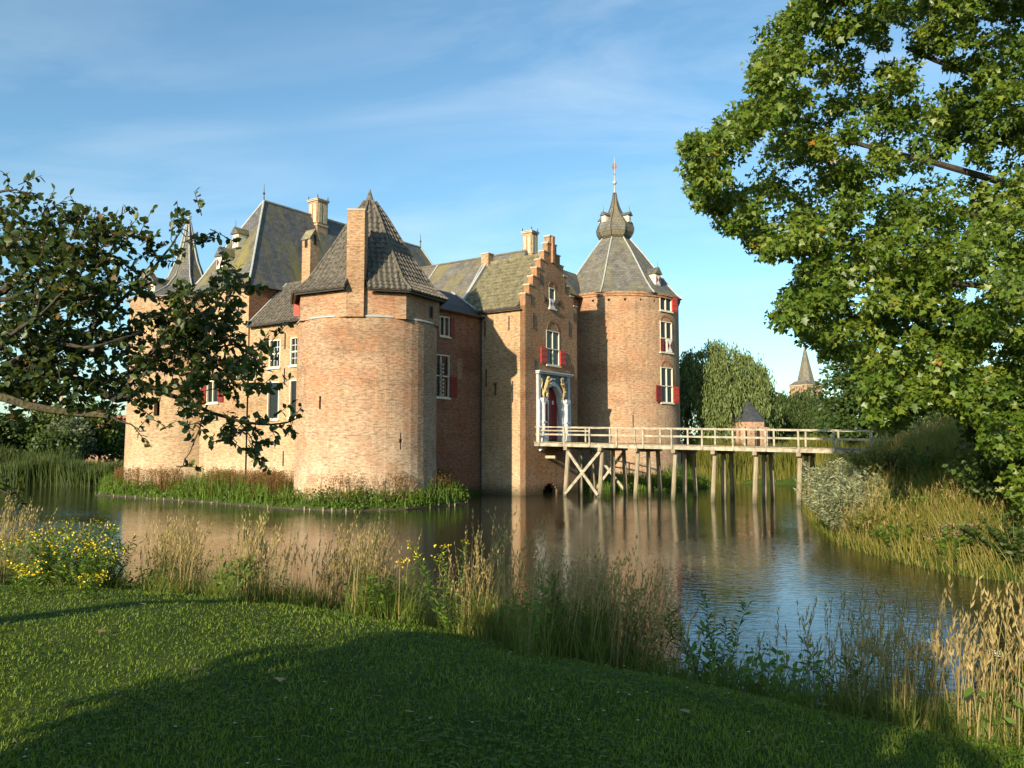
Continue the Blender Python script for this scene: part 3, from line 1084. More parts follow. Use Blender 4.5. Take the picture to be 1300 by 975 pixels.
part(MB().box(KX0 - .05, KX0, KY0 - .05, KY1, 13.38, 13.62), 'cornice', 'brick_wall')


def hip_roof(name, mat, x0, x1, y0, y1, rings, ridge_in, zr, label=None):
    """rings: (inset, z); the ridge runs along x, its ends ridge_in from the ends"""
    mb = MB()
    ym = (y0 + y1) / 2
    R = [[(x0 + i * ridge_in / ((y1 - y0) / 2) if i > 0 else x0 + i, y0 + i, z), (x1 - (i * ridge_in / ((y1 - y0) / 2) if i > 0 else i), y0 + i, z),
          (x1 - (i * ridge_in / ((y1 - y0) / 2) if i > 0 else i), y1 - i, z), (x0 + (i * ridge_in / ((y1 - y0) / 2) if i > 0 else i), y1 - i, z)] for i, z in rings]
    for A, B in zip(R, R[1:]):
        for k in range(4):
            mb.face([A[k], A[(k + 1) % 4], B[(k + 1) % 4], B[k]])
    a, b_ = (x0 + ridge_in, ym, zr), (x1 - ridge_in, ym, zr)
    T = R[-1]
    mb.face([T[0], T[1], b_, a])
    mb.face([T[1], T[2], b_])
    mb.face([T[2], T[3], a, b_])
    mb.face([T[3], T[0], a])
    mb.face([R[0][3], R[0][2], R[0][1], R[0][0]])
    o = part(mb, name, mat, label=label)
    hips = []
    for k, e in ((0, a), (3, a), (1, b_), (2, b_)):
        hips.append([r[k] for r in R] + [e])
    return o, hips, a, b_


KR = [(-.4, 13.55), (.12, 14.15), (.55, 14.95), (1.0, 15.95)]
kroof, hips, ka, kb = hip_roof('keep_roof', 'slate', KX0, KX1, KY0, KY1, KR, 3.45, 20.55, label='great steep hipped slate roof with mossy patches')
for h in hips:
    part(MB().tube([Vector(p) + Vector((0, 0, .03)) for p in h], .07, 6), 'hip_flashing', 'lead', kroof)
part(MB().tube([Vector(ka) + Vector((0, 0, .03)), Vector(kb) + Vector((0, 0, .03))], .09, 6), 'ridge', 'lead', kroof)
for e in (ka, kb):
    part(MB().tube([e, (e[0], e[1], e[2] + .5), (e[0], e[1], e[2] + 1.25)], [.06, .04, .015], 6).ball((e[0], e[1], e[2] + .55), .09), 'finial', 'gutter', kroof)


def dormer(parent, c, out, wd, h, dep, hour=True):
    """small dormer: c base centre of its front, out = facing direction"""
    ox, oy = out
    F0 = frame_of((c[0], c[1]), (-oy, ox))
    F = lambda x, z, d: F0(x, z + c[2], d)
    body = MB().fbox(F, -wd / 2, wd / 2, 0, h, -dep, 0)
    d = part(body, 'dormer', 'cream', parent)
    rf = MB()
    rf.prism(F, [(-wd / 2 - .12, h - .02), (wd / 2 + .12, h - .02), (0, h + wd * .75)], -dep - .5, .14)
    rf.tube([F(0, h + wd * .70, .0), F(0, h + wd * .70 + .55, .0)], [.03, .01], 5)
    part(rf, 'dormer_roof', 'slate', d)
    sh = MB().fbox(F, -wd / 2 + .08, wd / 2 - .08, .08, h - .1, .0, .03)
    e = wd / 2 - .1
    part(sh, 'shutter', 'white', d)
    tr = MB()
    for s in (-1, 1):
        tr.prism(F, [(s * e, .12), (s * .05, h / 2), (s * e, h - .14)], .03, .05)
    part(tr, 'painted_triangle', 'dark_red', d)
    return d


# the dormers stand on the lit hip of the keep
def khip(z):
    i = 1.0 + (3.225 - 1.0) * (z - 15.95) / (20.55 - 15.95)
    return KX0 + i * 3.45 / 3.225


dormer(kroof, (khip(17.2) - .55, 17.15, 16.75), (-1, 0), .62, .95, 1.2)
dormer(kroof, (khip(16.0) - .75, 17.6, 15.2), (-1, 0), .85, .85, 1.4)


def square_chimney(x, y, w_, z0, z1, label):
    h = w_ / 2
    ch = part(MB().box(x - h, x + h, y - h, y + h, z0, z1), 'chimney', 'brick_chimney', label=label)
    for (e, za, zb) in ((.05, z1 - 1.9, z1 - 1.8), (.07, z1, z1 + .1), (.11, z1 + .1, z1 + .16)):
        part(MB().box(x - h - e, x + h + e, y - h - e, y + h + e, za, zb), 'chimney_cornice', 'sand_stone', ch)
    for sx in (-1, 1):
        for sy in (-1, 1):
            part(MB().tube([(x + sx * h, y + sy * h, z1 + .14), (x + sx * h, y + sy * h, z1 + .46)], [.06, .02], 5), 'spike', 'gutter', ch)
    for k in (-1, 1):
        c = k * w_ * .23
        part(MB().box(x + c - w_ * .16, x + c + w_ * .16, y - h - .04, y - h, z1 - 1.65, z1 - .2), 'panel', 'sand_stone', ch)
        part(MB().box(x - h - .04, x - h, y + c - w_ * .16, y + c + w_ * .16, z1 - 1.65, z1 - .2), 'panel', 'sand_stone', ch)
    return ch


square_chimney(-2.9, 17.0, 1.0, 18.0, 21.6, 'broad panelled brick chimney on the keep roof')

# ---- far left tower with the narrow spire
T4, R4 = (-10.2, 22.4), 3.65
wall('tower_wall', 'brick_wall', P_round(T4, R4, .05), -PI * R4, PI * R4, -1.2, 13.3, step=.55, reveal=.4,
     holes=[(.55, .95, 8.7, 10.6), (-1.9, -1.5, 5.2, 6.2)], label='round brick tower at the far left corner')
o4 = [math.radians(8) + PI / 4 * k for k in range(8)]
P4 = [(3.95, 13.2), (3.3, 13.55), (2.1, 14.25), (1.25, 15.15), (.75, 16.4), (.42, 17.8), (.14, 19.2), (.03, 19.5)]
mb = MB()
for (ra, za), (rb, zb) in zip(P4, P4[1:]):
    A, B = octpts(T4, o4, ra, za), octpts(T4, o4, rb, zb)
    for k in range(8):
        mb.face([A[k], A[(k + 1) % 8], B[(k + 1) % 8], B[k]])
mb.face(octpts(T4, o4, 3.95, 13.2)[::-1])
r4 = part(mb, 'tower_roof', 'slate', label='slender slate spire on the far left tower')
for k in range(8):
    part(MB().tube([octpts(T4, o4, r + .02, z + .02)[k] for r, z in P4], .05, 5), 'hip_flashing', 'lead', r4)
part(MB().tube([(T4[0], T4[1], 19.4), (T4[0], T4[1], 20.4)], [.04, .015], 5).ball((T4[0], T4[1], 19.7), .1), 'finial', 'lead', r4, smooth=True)
q = pdir(T4, math.radians(-50))
dormer(r4, (T4[0] + q[0] * 2.9, T4[1] + q[1] * 2.9, 13.75), q, .6, .6, 1.2)

# ---- curtain wing between the near tower and the gatehouse
YB = 3.68
winB = [(-3.86, 10.25, 11.55, 1.0), (-4.2, 6.3, 9.05, 1.66)]
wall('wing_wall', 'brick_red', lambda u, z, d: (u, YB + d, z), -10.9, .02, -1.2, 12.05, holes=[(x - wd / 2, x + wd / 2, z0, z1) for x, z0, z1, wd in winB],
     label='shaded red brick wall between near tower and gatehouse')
FB = frame_of((0, YB), (1, 0))
window(FB, *(winB[0][:3]), winB[0][3], 'mullion', shut=(None, 'dark_red'))
wB = window(FB, *(winB[1][:3]), winB[1][3], 'cross', shut=(None, 'dark_red'))
mb = MB()                                   # striped shutter standing open against the tower
for i in range(9):
    z = 6.4 + i * .24
    mb.box(-4.32, -4.26, YB - .30, YB - .02, z, z + .11)
part(mb, 'striped_shutter', 'white', wB)['kind'] = 'stuff'
part(MB().box(-2.55, -2.05, YB - .03, YB + .05, 7.6, 9.0), 'blocked_window', 'brick_gate')
WB = [(3.4, 11.95), (4.2, 12.62), (5.1, 13.25), (6.2, 13.95), (9.4, 11.5)]
mb = MB()
for (ya, za), (yb, zb) in zip(WB, WB[1:]):
    mb.face([(-10.5, ya, za), (-.005, ya, za), (-.005, yb, zb), (-10.5, yb, zb)])
wbr = part(mb, 'wing_roof', 'slate_dark', label='dark slate roof between near tower and gatehouse')
part(MB().tube([(-10, 3.34, 11.93), (.0, 3.34, 11.93)], .07, 6), 'gutter', 'gutter', wbr)
part(MB().tube([(-.06, y, z + .05) for y, z in WB[:4]], .06, 6), 'verge_flashing', 'lead', wbr)
part(MB().box(-10.5, -.4, 3.9, 9.4, 9.0, 11.5), 'wing_wall', 'brick_red')

# ---- block behind the gatehouse
mb = MB()
cx0, cx1, cz, cr = 2.7, 12.1, 12.7, 18.25
cm = 7.4
mb.face([(cx0, 4.2, cz), (cx0, 14.5, cz), (cm, 17.0, cr), (cm, 4.9, cr)])
mb.face([(cx1, 4.2, cz), (cx1, 14.5, cz), (cm, 17.0, cr), (cm, 4.9, cr)])
mb.face([(cx0, 4.2, cz), (cx1, 4.2, cz), (cm, 4.9, cr)])
cro = part(mb, 'hall_roof', 'slate_old', label='mossy slate roof behind the stepped gable')
part(MB().tube([(cm, 4.9, cr + .03), (cm, 16.5, cr + .03)], .09, 6), 'ridge', 'slate_old', cro)
part(MB().box(.3, cx1 - .2, 4.3, 14.0, -1.2, 12.68), 'hall_wall', 'brick_red')
part(MB().beam((cx0 + .05, 13.78, 12.7), (cm, 13.78, 18.3), .12, .12), 'verge_flashing', 'lead', cro)
square_chimney(8.1, 5.0, .86, 15.0, 19.75, 'square panelled chimney behind the stepped gable')

# ---- wing from the block to the lantern tower
YD = 3.0
wall('wing_wall', 'brick_gate', lambda u, z, d: (u, YD + d, z), 6.6, 15, -1.2, 15.2, label='narrow wall between gatehouse and lantern tower')
mb = MB()
mb.face([(6.8, YD - .35, 15.05), (15.2, YD - .35, 15.05), (15.2, 4.3, 17.5), (6.8, 4.3, 17.5)])
mb.face([(6.8, 7.4, 14.8), (15.2, 7.4, 14.8), (15.2, 4.3, 17.5), (6.8, 4.3, 17.5)])
o = part(mb, 'wing_roof', 'slate', label='slate roof running into the lantern tower')
part(MB().tube([(6.8, YD - .4, 15.02), (12.6, YD - .4, 15.02)], .09, 6), 'gutter', 'gutter', o)

# ---- gatehouse with stepped gable
GW = 6.69
GM = GW / 2
steps = [(0.0, 13.25)]
for i in range(1, 7):
    steps.append((.46 * i, 13.25 + .66 * i))
steps_top = 17.2


def gable_top(u):
    e = min(u, GW - u)
    z = 13.25
    for x, zz in steps:
        if e >= x - 1e-6:
            z = zz
    if e > GM - .32:
        z = 17.75
    return z


gus = sorted({x for x, _ in steps} | {GW - x for x, _ in steps} | {GM - .32, GM + .32})
gzs = sorted({z for _, z in steps} | {17.75})
gholes = [(2.08, 4.42, 3.55, 7.4), (2.55, 4.25, 8.75, 11.15), (2.92, 3.72, 12.7, 14.15),
          (2.1, 3.9, -1.2, .32), (2.3, 3.7, .32, .52), (2.6, 3.4, .52, .66)]
wall('gatehouse_wall', 'brick_gate', lambda u, z, d: (u, d, z), 0, GW, -1.2, 17.75, holes=gholes, outline=lambda u, z: z < gable_top(u), us=gus, zs=gzs,
     reveal=.4, thick=.42, label='stepped brick gable front of the gatehouse')
FG = frame_of((0, 0), (1, 0))
for x, z in steps:                           # stone copings on the steps
    for s in (0, 1):
        xa, xb = x - .04, x + .5
        if s:
            xa, xb = GW - xb, GW - xa
        part(MB().fbox(FG, xa, xb, z, z + .09, -.48, .05), 'coping', 'sand_stone')
part(MB().fbox(FG, GM - .36, GM + .36, 17.75, 17.84, -.48, .05), 'coping', 'sand_stone')
pier = MB().fbox(FG, GM - .13, GM + .13, 15.9, 17.75, .0, .16)
part(pier, 'pinnacle', 'brick_gate')
part(MB().box(.5, GW - .5, .6, 4.2, -1.2, 12.0), 'inner_wall', 'inside')
wall('gatehouse_wall', 'brick_wall', lambda u, z, d: (d, u, z), 0.0, 5.4, -1.2, 12.5, holes=[(2.35, 2.55, 6.6, 7.4)], label='sunlit west side of the gatehouse')
FGs = frame_of((0, 0), (0, -1))
for y, z0, z1 in ((3.3, 10.6, 11.7), (1.3, 10.9, 11.9), (1.0, 6.1, 7.5), (3.2, 7.2, 8.4), (3.7, 4.2, 5.3)):
    anchor(FGs, -y, z0, z1)
part(MB().fbox(FGs, -2.65, -2.25, 7.4, 7.5, 0, .15), 'lintel', 'brick_gate')
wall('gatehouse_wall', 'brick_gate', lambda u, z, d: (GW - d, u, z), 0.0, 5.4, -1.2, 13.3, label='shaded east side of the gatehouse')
GRX = [(-.28, 12.35), (GM, 16.55), (GW + .28, 12.35)]
mb = MB()
mb.face([(GRX[0][0], .42, GRX[0][1]), (GRX[1][0], .42, GRX[1][1]), (GRX[1][0], 5.5, GRX[1][1]), (GRX[0][0], 5.5, GRX[0][1])])
mb.face([(GRX[2][0], .42, GRX[2][1]), (GRX[1][0], .42, GRX[1][1]), (GRX[1][0], 5.5, GRX[1][1]), (GRX[2][0], 5.5, GRX[2][1])])
mb.face([(0, 5.5, 12.3), (GW, 5.5, 12.3), (GM, 5.5, 16.5)])
gro = part(mb, 'gatehouse_roof', 'pantile_moss', label='mossy pantile roof of the gatehouse')


def qmG(u, t, lift):
    x = GRX[0][0] + (GRX[1][0] - GRX[0][0]) * t
    z = GRX[0][1] + (GRX[1][1] - GRX[0][1]) * t
    return (x - lift * .76, 2.95 - u, z + lift * .65)


pantiles('roof_tiles', 'pantile_moss', qmG, 15, lambda t: (-2.5, 2.52), cw=.3, parent=gro)
part(MB().tube([(GM, .4, 16.62), (GM, 5.5, 16.62)], .12, 6), 'ridge', 'pantile_moss', gro)
part(MB().tube([(-.34, .2, 12.28), (-.34, 5.4, 12.28)], .08, 6), 'gutter', 'gutter', gro)
part(MB().beam((-.35, 5.55, 12.42), (GM, 5.55, 16.75), .16, .24), 'verge_flashing', 'lead', gro)
part(MB().beam((-.15, 5.9, 12.1), (GM - .2, 5.9, 16.35), .10, .3), 'verge_flashing', 'lead', gro)
ch = part(MB().box(GM - .32, GM + .32, 5.3, 5.95, 15.5, 17.25), 'chimney', 'brick_chimney', label='stubby little chimney on the gatehouse ridge')
part(MB().box(GM - .37, GM + .37, 5.25, 6.0, 17.25, 17.33), 'chimney_cap', 'sand_stone', ch)
part(MB().tube([(GW + .12, .1, 13.0), (GW + .12, .1, 3.6), (GW + .12, .1, -.2)], .06, 6), 'drainpipe', 'gutter')
part(MB().tube([(-.06, 3.6, 12.2), (-.06, 3.6, -.2)], .05, 6), 'drainpipe', 'gutter')
window(FG, 3.4, 8.75, 11.15, 1.7, 'cross', shut=('red_paint', 'red_paint'), split=.47)
relief_arch(FG, 3.4, 11.2, .62, .52)
wa_ = window(FG, 3.32, 12.7, 14.15, .8, 'single', shut=(None, None))
leaf_shutter(FG, 2.98, 3.66, 12.74, 13.35, .0, 'dark_red', wa_, hour=True)
relief_arch(FG, 3.32, 14.2, .3, .3)
for x, z0, z1 in ((.9, 11.0, 12.1), (5.5, 11.0, 12.1), (1.05, 8.15, 9.0), (5.75, 8.1, 9.0), (.65, 12.6, 13.3), (1.75, 14.2, 14.9), (5.0, 14.1, 14.8), (6.2, 12.2, 12.9)):
    anchor(FG, x, z0, z1)
for s in (-1, 1):                           # small floral wall ties beside the attic window
    mb = MB().tube([FG(3.32 + s * .7, 13.1, .03), FG(3.32 + s * .9, 13.3, .04), FG(3.32 + s * 1.05, 13.0, .03)], .035, 5)
    mb.tube([FG(3.32 + s * .75, 13.4, .03), FG(3.32 + s * .9, 13.1, .04), FG(3.32 + s * 1.0, 13.45, .03)], .03, 5)
    part(mb, 'wall_anchor', 'iron')

# doorway
DX, DH = 3.25, 1.15
door = MB()
door.fbox(FG, DX - DH, DX, 3.6, 7.38, -.40, -.34)
d1 = part(door, 'door', 'door_red', label='tall dark red double door under the arch')
part(MB().fbox(FG, DX, DX + DH, 3.6, 7.38, -.40, -.34), 'door_leaf', 'door_red', d1)
part(MB().fbox(FG, DX - .05, DX + .05, 3.6, 6.15, -.34, -.29), 'cover_strip', 'white', d1)
for (x, z) in ((DX - .62, 6.2), (DX, 6.2), (DX + .62, 6.2), (DX, 6.72), (DX, 7.08)):
    part(MB().fbox(FG, x - .09, x + .09, z - .13, z + .13, -.34, -.30), 'door_light', 'white', d1)
for s in (-1, 1):
    part(MB().tube([FG(DX + s * 1.0, 6.0, -.2), FG(DX + s * .35, 3.75, .5)], .018, 5), 'chain', 'iron', d1)
for k in range(4):
    part(MB().fbox(FG, DX - DH + .12 + k * .52, DX - DH + .14 + k * .52, 3.65, 7.2, -.34, -.325), 'plank_joint', 'black', d1)
# surround: jambs, arch ring, dark spandrel, cornice, consoles
n = 14
zsp, ri, rh = 6.15, DH, 1.2
mb = MB()
for i in range(n):
    a0, a1 = PI * i / n, PI * (i + 1) / n
    x0, z0, x1, z1 = DX + ri * math.cos(a0), zsp + rh * math.sin(a0), DX + ri * math.cos(a1), zsp + rh * math.sin(a1)
    mb.prism(FG, [(x0, z0), (x0, 8.05), (x1, 8.05), (x1, z1)][::-1] if abs(x0 - x1) > 1e-4 else [(x0, z0), (x0, z1), (x1, 8.05)], -.4, .06)
mb.fbox(FG, 1.5, DX - ri, 6.4, 8.05, -.02, .06)
mb.fbox(FG, DX + ri, 5.2, 6.4, 8.05, -.02, .06)
sur = part(mb, 'doorway_surround', 'stone_blue', label='blue grey stone door surround with gilded lions')
mb = MB()
for i in range(n):
    a0, a1 = PI * i / n, PI * (i + 1) / n
    def rp(a, k):
        return (DX + (ri + k) * math.cos(a), zsp + (rh + k) * math.sin(a))
    mb.prism(FG, [rp(a0, -.04), rp(a0, .2), rp(a1, .2), rp(a1, -.04)], -.3, .14)
part(mb, 'arch_ring', 'stone', sur)
for s in (-1, 1):
    xi, xo = (1.32, 2.1) if s < 0 else (4.4, 5.42)
    jm = MB()
    jm.fbox(FG, xi, xo, 3.45, 6.3, -.3, .14)
    if s < 0:
        jm.fbox(FG, xi, xi + .28, 6.3, 8.05, -.02, .16)
        jm.fbox(FG, xi, xi + .26, 3.45, 6.3, .14, .24)
    else:
        jm.fbox(FG, xo - .24, xo, 6.3, 8.05, -.02, .16)
        jm.fbox(FG, xo - .3, xo, 3.45, 6.3, .14, .24)
    part(jm, 'jamb', 'stone', sur)
    xc = (xi + xo) / 2 + (.12 if s < 0 else -.12)
    c2 = MB().lathe((0, 0), [(.19, 3.9), (.15, 4.1), (.15, 5.9), (.2, 6.05), (.2, 6.15)], 10)
    c2.v = [(xc + x, -.22 + y, z) for x, y, z in c2.v]
    part(c2, 'column', 'stone', sur, smooth=True)
    part(MB().fbox(FG, xc - .28, xc + .28, 3.5, 3.9, .0, .42), 'plinth', 'stone', sur)
    part(MB().fbox(FG, xc - .26, xc + .26, 6.15, 6.42, .0, .42), 'capital', 'stone', sur)
    part(MB().fbox(FG, xc - .22, xc + .22, 4.75, 4.85, .0, .40), 'shaft_ring', 'stone', sur)
    c4 = MB()
    for k, (dz, dd) in enumerate(((3.3, .42), (3.12, .3), (2.95, .18))):
        c4.tube([FG(xc - .22, dz, dd - .1), FG(xc + .22, dz, dd - .1)], .12 - k * .015, 8)
    c4.fbox(FG, xc - .18, xc + .18, 2.95, 3.5, -.02, .22)
    part(c4, 'console', 'stone', sur, smooth=False)
cor = MB().fbox(FG, 1.2, 5.52, 8.05, 8.16, -.02, .3)
cor.fbox(FG, 1.14, 5.58, 8.16, 8.24, -.02, .4)
part(cor, 'cornice', 'stone', sur)
shp = [(-.3, 7.95), (.3, 7.95), (.3, 7.62), (.2, 7.4), (0, 7.2), (-.2, 7.4), (-.3, 7.62)]
sh = part(MB().prism(FG, [(DX + x, z - .03) for x, z in shp], .06, .13), 'shield', 'black', sur)
mb = MB().fbox(FG, DX - .24, DX + .24, 7.72, 7.84, .13, .15)
mb.fbox(FG, DX - .2, DX - .06, 7.48, 7.62, .13, .15)
mb.fbox(FG, DX + .06, DX + .2, 7.48, 7.62, .13, .15)
mb.prism(FG, [(DX - .1, 7.4), (DX + .1, 7.4), (DX, 7.26)], .13, .15)
part(mb, 'shield_charge', 'white', sh)
for s in (-1, 1):                           # rampant lions beside the shield
    bx = DX + s * 1.05
    G = lambda x, z, d: Vector(FG(bx - s * x, z, d))
    mb = MB()
    mb.tube([G(-.28, 6.85, .2), G(-.12, 7.15, .24), G(.05, 7.5, .26), G(.1, 7.7, .26)], [.12, .13, .15, .10], 8)
    mb.ball(G(.12, 7.82, .28), .125, 8, 6)
    mb.tube([G(.18, 7.84, .3), G(.34, 7.8, .32)], [.1, .06], 6)
    mb.tube([G(.1, 7.55, .3), G(.32, 7.62, .36), G(.42, 7.78, .36)], [.08, .06, .05], 6)
    mb.tube([G(.05, 7.4, .3), G(.3, 7.38, .36), G(.42, 7.46, .36)], [.08, .06, .05], 6)
    mb.tube([G(-.25, 6.95, .24), G(.0, 6.78, .32), G(-.05, 6.52, .28), G(.08, 6.48, .3)], [.13, .1, .06, .06], 6)
    mb.tube([G(-.3, 6.9, .2), G(-.38, 6.62, .24), G(-.3, 6.42, .24), G(-.2, 6.4, .26)], [.13, .09, .06, .06], 6)
    mb.tube([G(-.36, 6.95, .18), G(-.55, 7.15, .2), G(-.46, 7.5, .2), G(-.56, 7.72, .2)], [.05, .04, .04, .07], 6)
    part(mb, 'lion', 'gold', sur, smooth=True)
part(MB().tube([FG(2.5, 2.45, .0), FG(2.5, 2.45, .75)], .11, 8), 'stone_spout', 'sand_stone')

# ---- lantern tower on the right
T2, R2 = (17.3, 2.35), 5.25
W2 = [(14.0, 15.2, 'mullion'), (10.65, 13.15, 'cross'), (6.6, 9.45, 'cross')]
u2 = math.radians(50) * R2
h2 = [(u2 - .78, u2 + .78, a, b_) for a, b_, s in W2]
h2 += [(math.radians(14) * R2 - .05, math.radians(14) * R2 + .05, 4.6, 5.6), (math.radians(47) * R2 - .05, math.radians(47) * R2 + .05, 4.4, 5.5)]
for ph in (-34, -20, -6, 8, 22, 36):
    h2.append((math.radians(ph) * R2 - .09, math.radians(ph) * R2 + .09, 14.62, 14.8))
wall('tower_wall', 'brick_round', P_round(T2, R2, .04), -PI * R2, PI * R2, -1.2, 15.35, holes=h2, step=.45, reveal=.3, label='tall round brick tower behind the bridge')
mb = MB()
prf = [(R2 + .01, 15.0), (R2 + .09, 15.02), (R2 + .09, 15.18), (R2 + .16, 15.2), (R2 + .16, 15.36)]
mb.lathe(T2, prf, 56)
part(mb, 'cornice', 'brick_gate')
q = pdir(T2, math.radians(50))
F2 = frame_of((T2[0] + q[0] * (R2 - .03), T2[1] + q[1] * (R2 - .03)), (-q[1], q[0]))
w_a = window(F2, 0, *W2[0][:2], 1.56, 'mullion', shut=(None, 'red_paint'))
w_b = window(F2, 0, *W2[1][:2], 1.56, 'cross', shut=(None, None), split=.45)
leaf_shutter(F2, .06, .72, 10.72, 11.72, .0, 'dark_red', w_b, hour=True)
leaf_shutter(F2, -.82, -.36, 10.72, 11.72, .03, 'dark_red', w_b)
w_c = window(F2, 0, *W2[2][:2], 1.56, 'cross', shut=('dark_red', 'red_paint'), split=.47)
relief_arch(F2, 0, 13.2, .55, .28)
relief_arch(F2, 0, 9.5, .55, .34)
o2 = [math.radians(-12.3) + PI / 4 * k for k in range(8)]
P2 = [(5.62, 15.3), (5.15, 15.7), (4.5, 16.45), (3.5, 17.85), (2.4, 19.35), (1.28, 20.75)]
mb = MB()
for (ra, za), (rb, zb) in zip(P2, P2[1:]):
    A, B = octpts(T2, o2, ra, za), octpts(T2, o2, rb, zb)
    for k in range(8):
        mb.face([A[k], A[(k + 1) % 8], B[(k + 1) % 8], B[k]])
mb.face(octpts(T2, o2, 5.6, 15.3)[::-1])
r2o = part(mb, 'tower_roof', 'slate_old', label='eight sided slate roof crowned by a lantern')
for k in range(8):
    part(MB().tube([octpts(T2, o2, r + .02, z + .03)[k] for r, z in P2], .065, 6), 'hip_flashing', 'lead', r2o)
L2 = [(1.2, 20.6), (1.16, 20.78), (1.42, 21.0), (1.60, 21.35), (1.64, 21.7), (1.52, 22.1), (1.22, 22.5), (.86, 22.85), (.58, 23.25), (.38, 23.75), (.22, 24.35), (.12, 24.95)]
mb = MB()
for (ra, za), (rb, zb) in zip(L2, L2[1:]):
    A, B = octpts(T2, o2, ra, za), octpts(T2, o2, rb, zb)
    for k in range(8):
        mb.face([A[k], A[(k + 1) % 8], B[(k + 1) % 8], B[k]])
lan = part(mb, 'lantern', 'slate_old', label='bulbous slate lantern with tiny dormers')
for k in range(8):
    part(MB().tube([octpts(T2, o2, r + .01, z)[k] for r, z in L2], .035, 5), 'hip_flashing', 'gutter', lan)
for ph in (-40, 55, 145, 235):
    q = pdir(T2, math.radians(ph))
    dormer(lan, (T2[0] + q[0] * 1.5, T2[1] + q[1] * 1.5, 22.1), q, .42, .6, .9)
mb = MB().tube([(T2[0], T2[1], 24.8), (T2[0], T2[1], 25.5), (T2[0], T2[1], 28.1)], [.13, .05, .025], 6)
mb.ball((T2[0], T2[1], 25.85), .19, 10, 8)
part(mb, 'finial', 'lead', lan, smooth=True)
mb = MB()                                    # weather vane
vx = lambda x, z, d: (T2[0] + x * .574 + d * .8, T2[1] - x * .819 + d * .57, z)
mb.prism(vx, [(-.12, 27.0), (.1, 27.05), (.26, 27.3), (.12, 27.32), (.2, 27.62), (.02, 27.5), (-.06, 27.7), (-.14, 27.42), (-.26, 27.3)], -.015, .015)
part(mb, 'weather_vane', 'copper', lan)
part(MB().beam((T2[0] - .2, T2[1], 26.6), (T2[0] + .2, T2[1], 26.6), .03, .03), 'vane_arm', 'gutter', lan)
q = pdir(T2, math.radians(52))
dormer(r2o, (T2[0] + q[0] * 4.35, T2[1] + q[1] * 4.35, 16.25), q, .75, .95, 1.6)

# ------------------------------------------------------------------ the wooden footbridge
B0 = Vector((3.58, 52.1, 0))
BE = Vector((.86, -.511, 0)).normalized()
BLt = Vector((.511, .86, 0)).normalized()
BW = 3.7
bridge = empty('footbridge', B0)
tag(bridge, 'long weathered timber footbridge on slanting piles crossing the moat', 'bridge')


def dz(s):
    return 3.42 - .020 * max(s, -2.6)


def bp_(s, l, z):
    p = BE * s + BLt * l
    return Vector((p.x, p.y, z))


s = -2.42
S_END = 21.5
base_plank = None
while s < S_END:
    wdp = .21
    mb = MB().beam(bp_(s, -.12, 0), bp_(s, BW + .12, 0), wdp - .015, .06)
    if base_plank is None:
        base_plank = mb.build('deck_plank', M['wood'], bridge)
        o = base_plank
        base_s = s
    else:
        o = base_plank.copy()
        COL.objects.link(o)
    o.location = BE * (s - base_s) + Vector((0, 0, dz(s) + RND.uniform(-.006, .006))) + BLt * RND.uniform(-.05, .05)
    s += wdp
for l in (0.0, BW * .33, BW * .66, BW):
    for k in range(10):
        s0, s1 = -2.4 + k * 2.4, -2.4 + (k + 1) * 2.4 - .015
        MB().beam(bp_(s0, l, dz(s0) - .15), bp_(s1, l, dz(s1) - .15), .16, .22).build('stringer', M['wood_pale' if l in (0, BW) else 'wood'], bridge)
BENTS = [0, 2.4, 4.8, 7.2, 9.6, 12.0, 14.4, 17.0]
for i, s in enumerate(BENTS):
    zc_ = dz(s) - .36
    MB().beam(bp_(s, -.32, zc_), bp_(s, BW + .32, zc_), .24, .22).build('cap_beam', M['wood'], bridge)
    for l, out in ((.12, -.42), (BW / 2 + RND.uniform(-.1, .1), RND.uniform(-.08, .08)), (BW - .12, .5)):
        sh = -.12 if l < 1 else RND.uniform(-.1, .1)
        jr = RND.uniform(.135, .155)
        pm = MB()
        n6 = 8
        a, b_ = bp_(s + sh, l + out, -1.3), bp_(s, l, zc_ - .1)
        pm.tube([a, a.lerp(b_, .3), a.lerp(b_, .62), b_], [jr * 1.08, jr * 1.05, jr, jr * .93], n6)
        pm.build('pile', M['wood_pile'], bridge)
for l, o_ in ((-.08, -.3), (BW + .1, .3)):
    for (sa, za, sb, zb) in ((.05, dz(0) - .5, 2.3, .15), (2.35, dz(2.4) - .5, .0, .15)):
        MB().beam(bp_(sa, l + o_ * (1 if za < 1 else .15), za), bp_(sb, l + o_ * (1 if zb < 1 else .15), zb), .10, .17).build('brace', M['wood_pale'], bridge)
PS = -1.75 - .25
posts = [-2.0 + 1.82 * k for k in range(12)]
for side, l in ((0, -.02), (1, BW + .02)):
    off = .0 if side == 0 else -.35
    for s in posts:
        s += off + RND.uniform(-.04, .04)
        t = RND.uniform(-.015, .015)
        a, b_ = bp_(s, l + (-.1 if side == 0 else .1), dz(s) - .22), bp_(s + t, l + (-.1 if side == 0 else .1), dz(s) + .98)
        MB().beam(a, b_, .10, .10, up=BE).build('post', M['wood_pale'], bridge)
    for zoff, hh, ww in ((1.0, .075, .15), (.52, .11, .05)):
        for k in range(4):
            s0, s1 = -2.3 + 6 * k, -2.3 + 6 * (k + 1) - .01
            s1 = min(s1, S_END)
            ll = l + (-.1 if side == 0 else .1) * (1.0 if zoff > .9 else .35)
            if zoff > .9:
                pass
            MB().beam(bp_(s0, ll, dz(s0) + zoff), bp_(s1, ll, dz(s1) + zoff), ww, hh).build('rail', M['wood_pale'], bridge)
    ll = l + (-.1 if side == 0 else .1) * .35
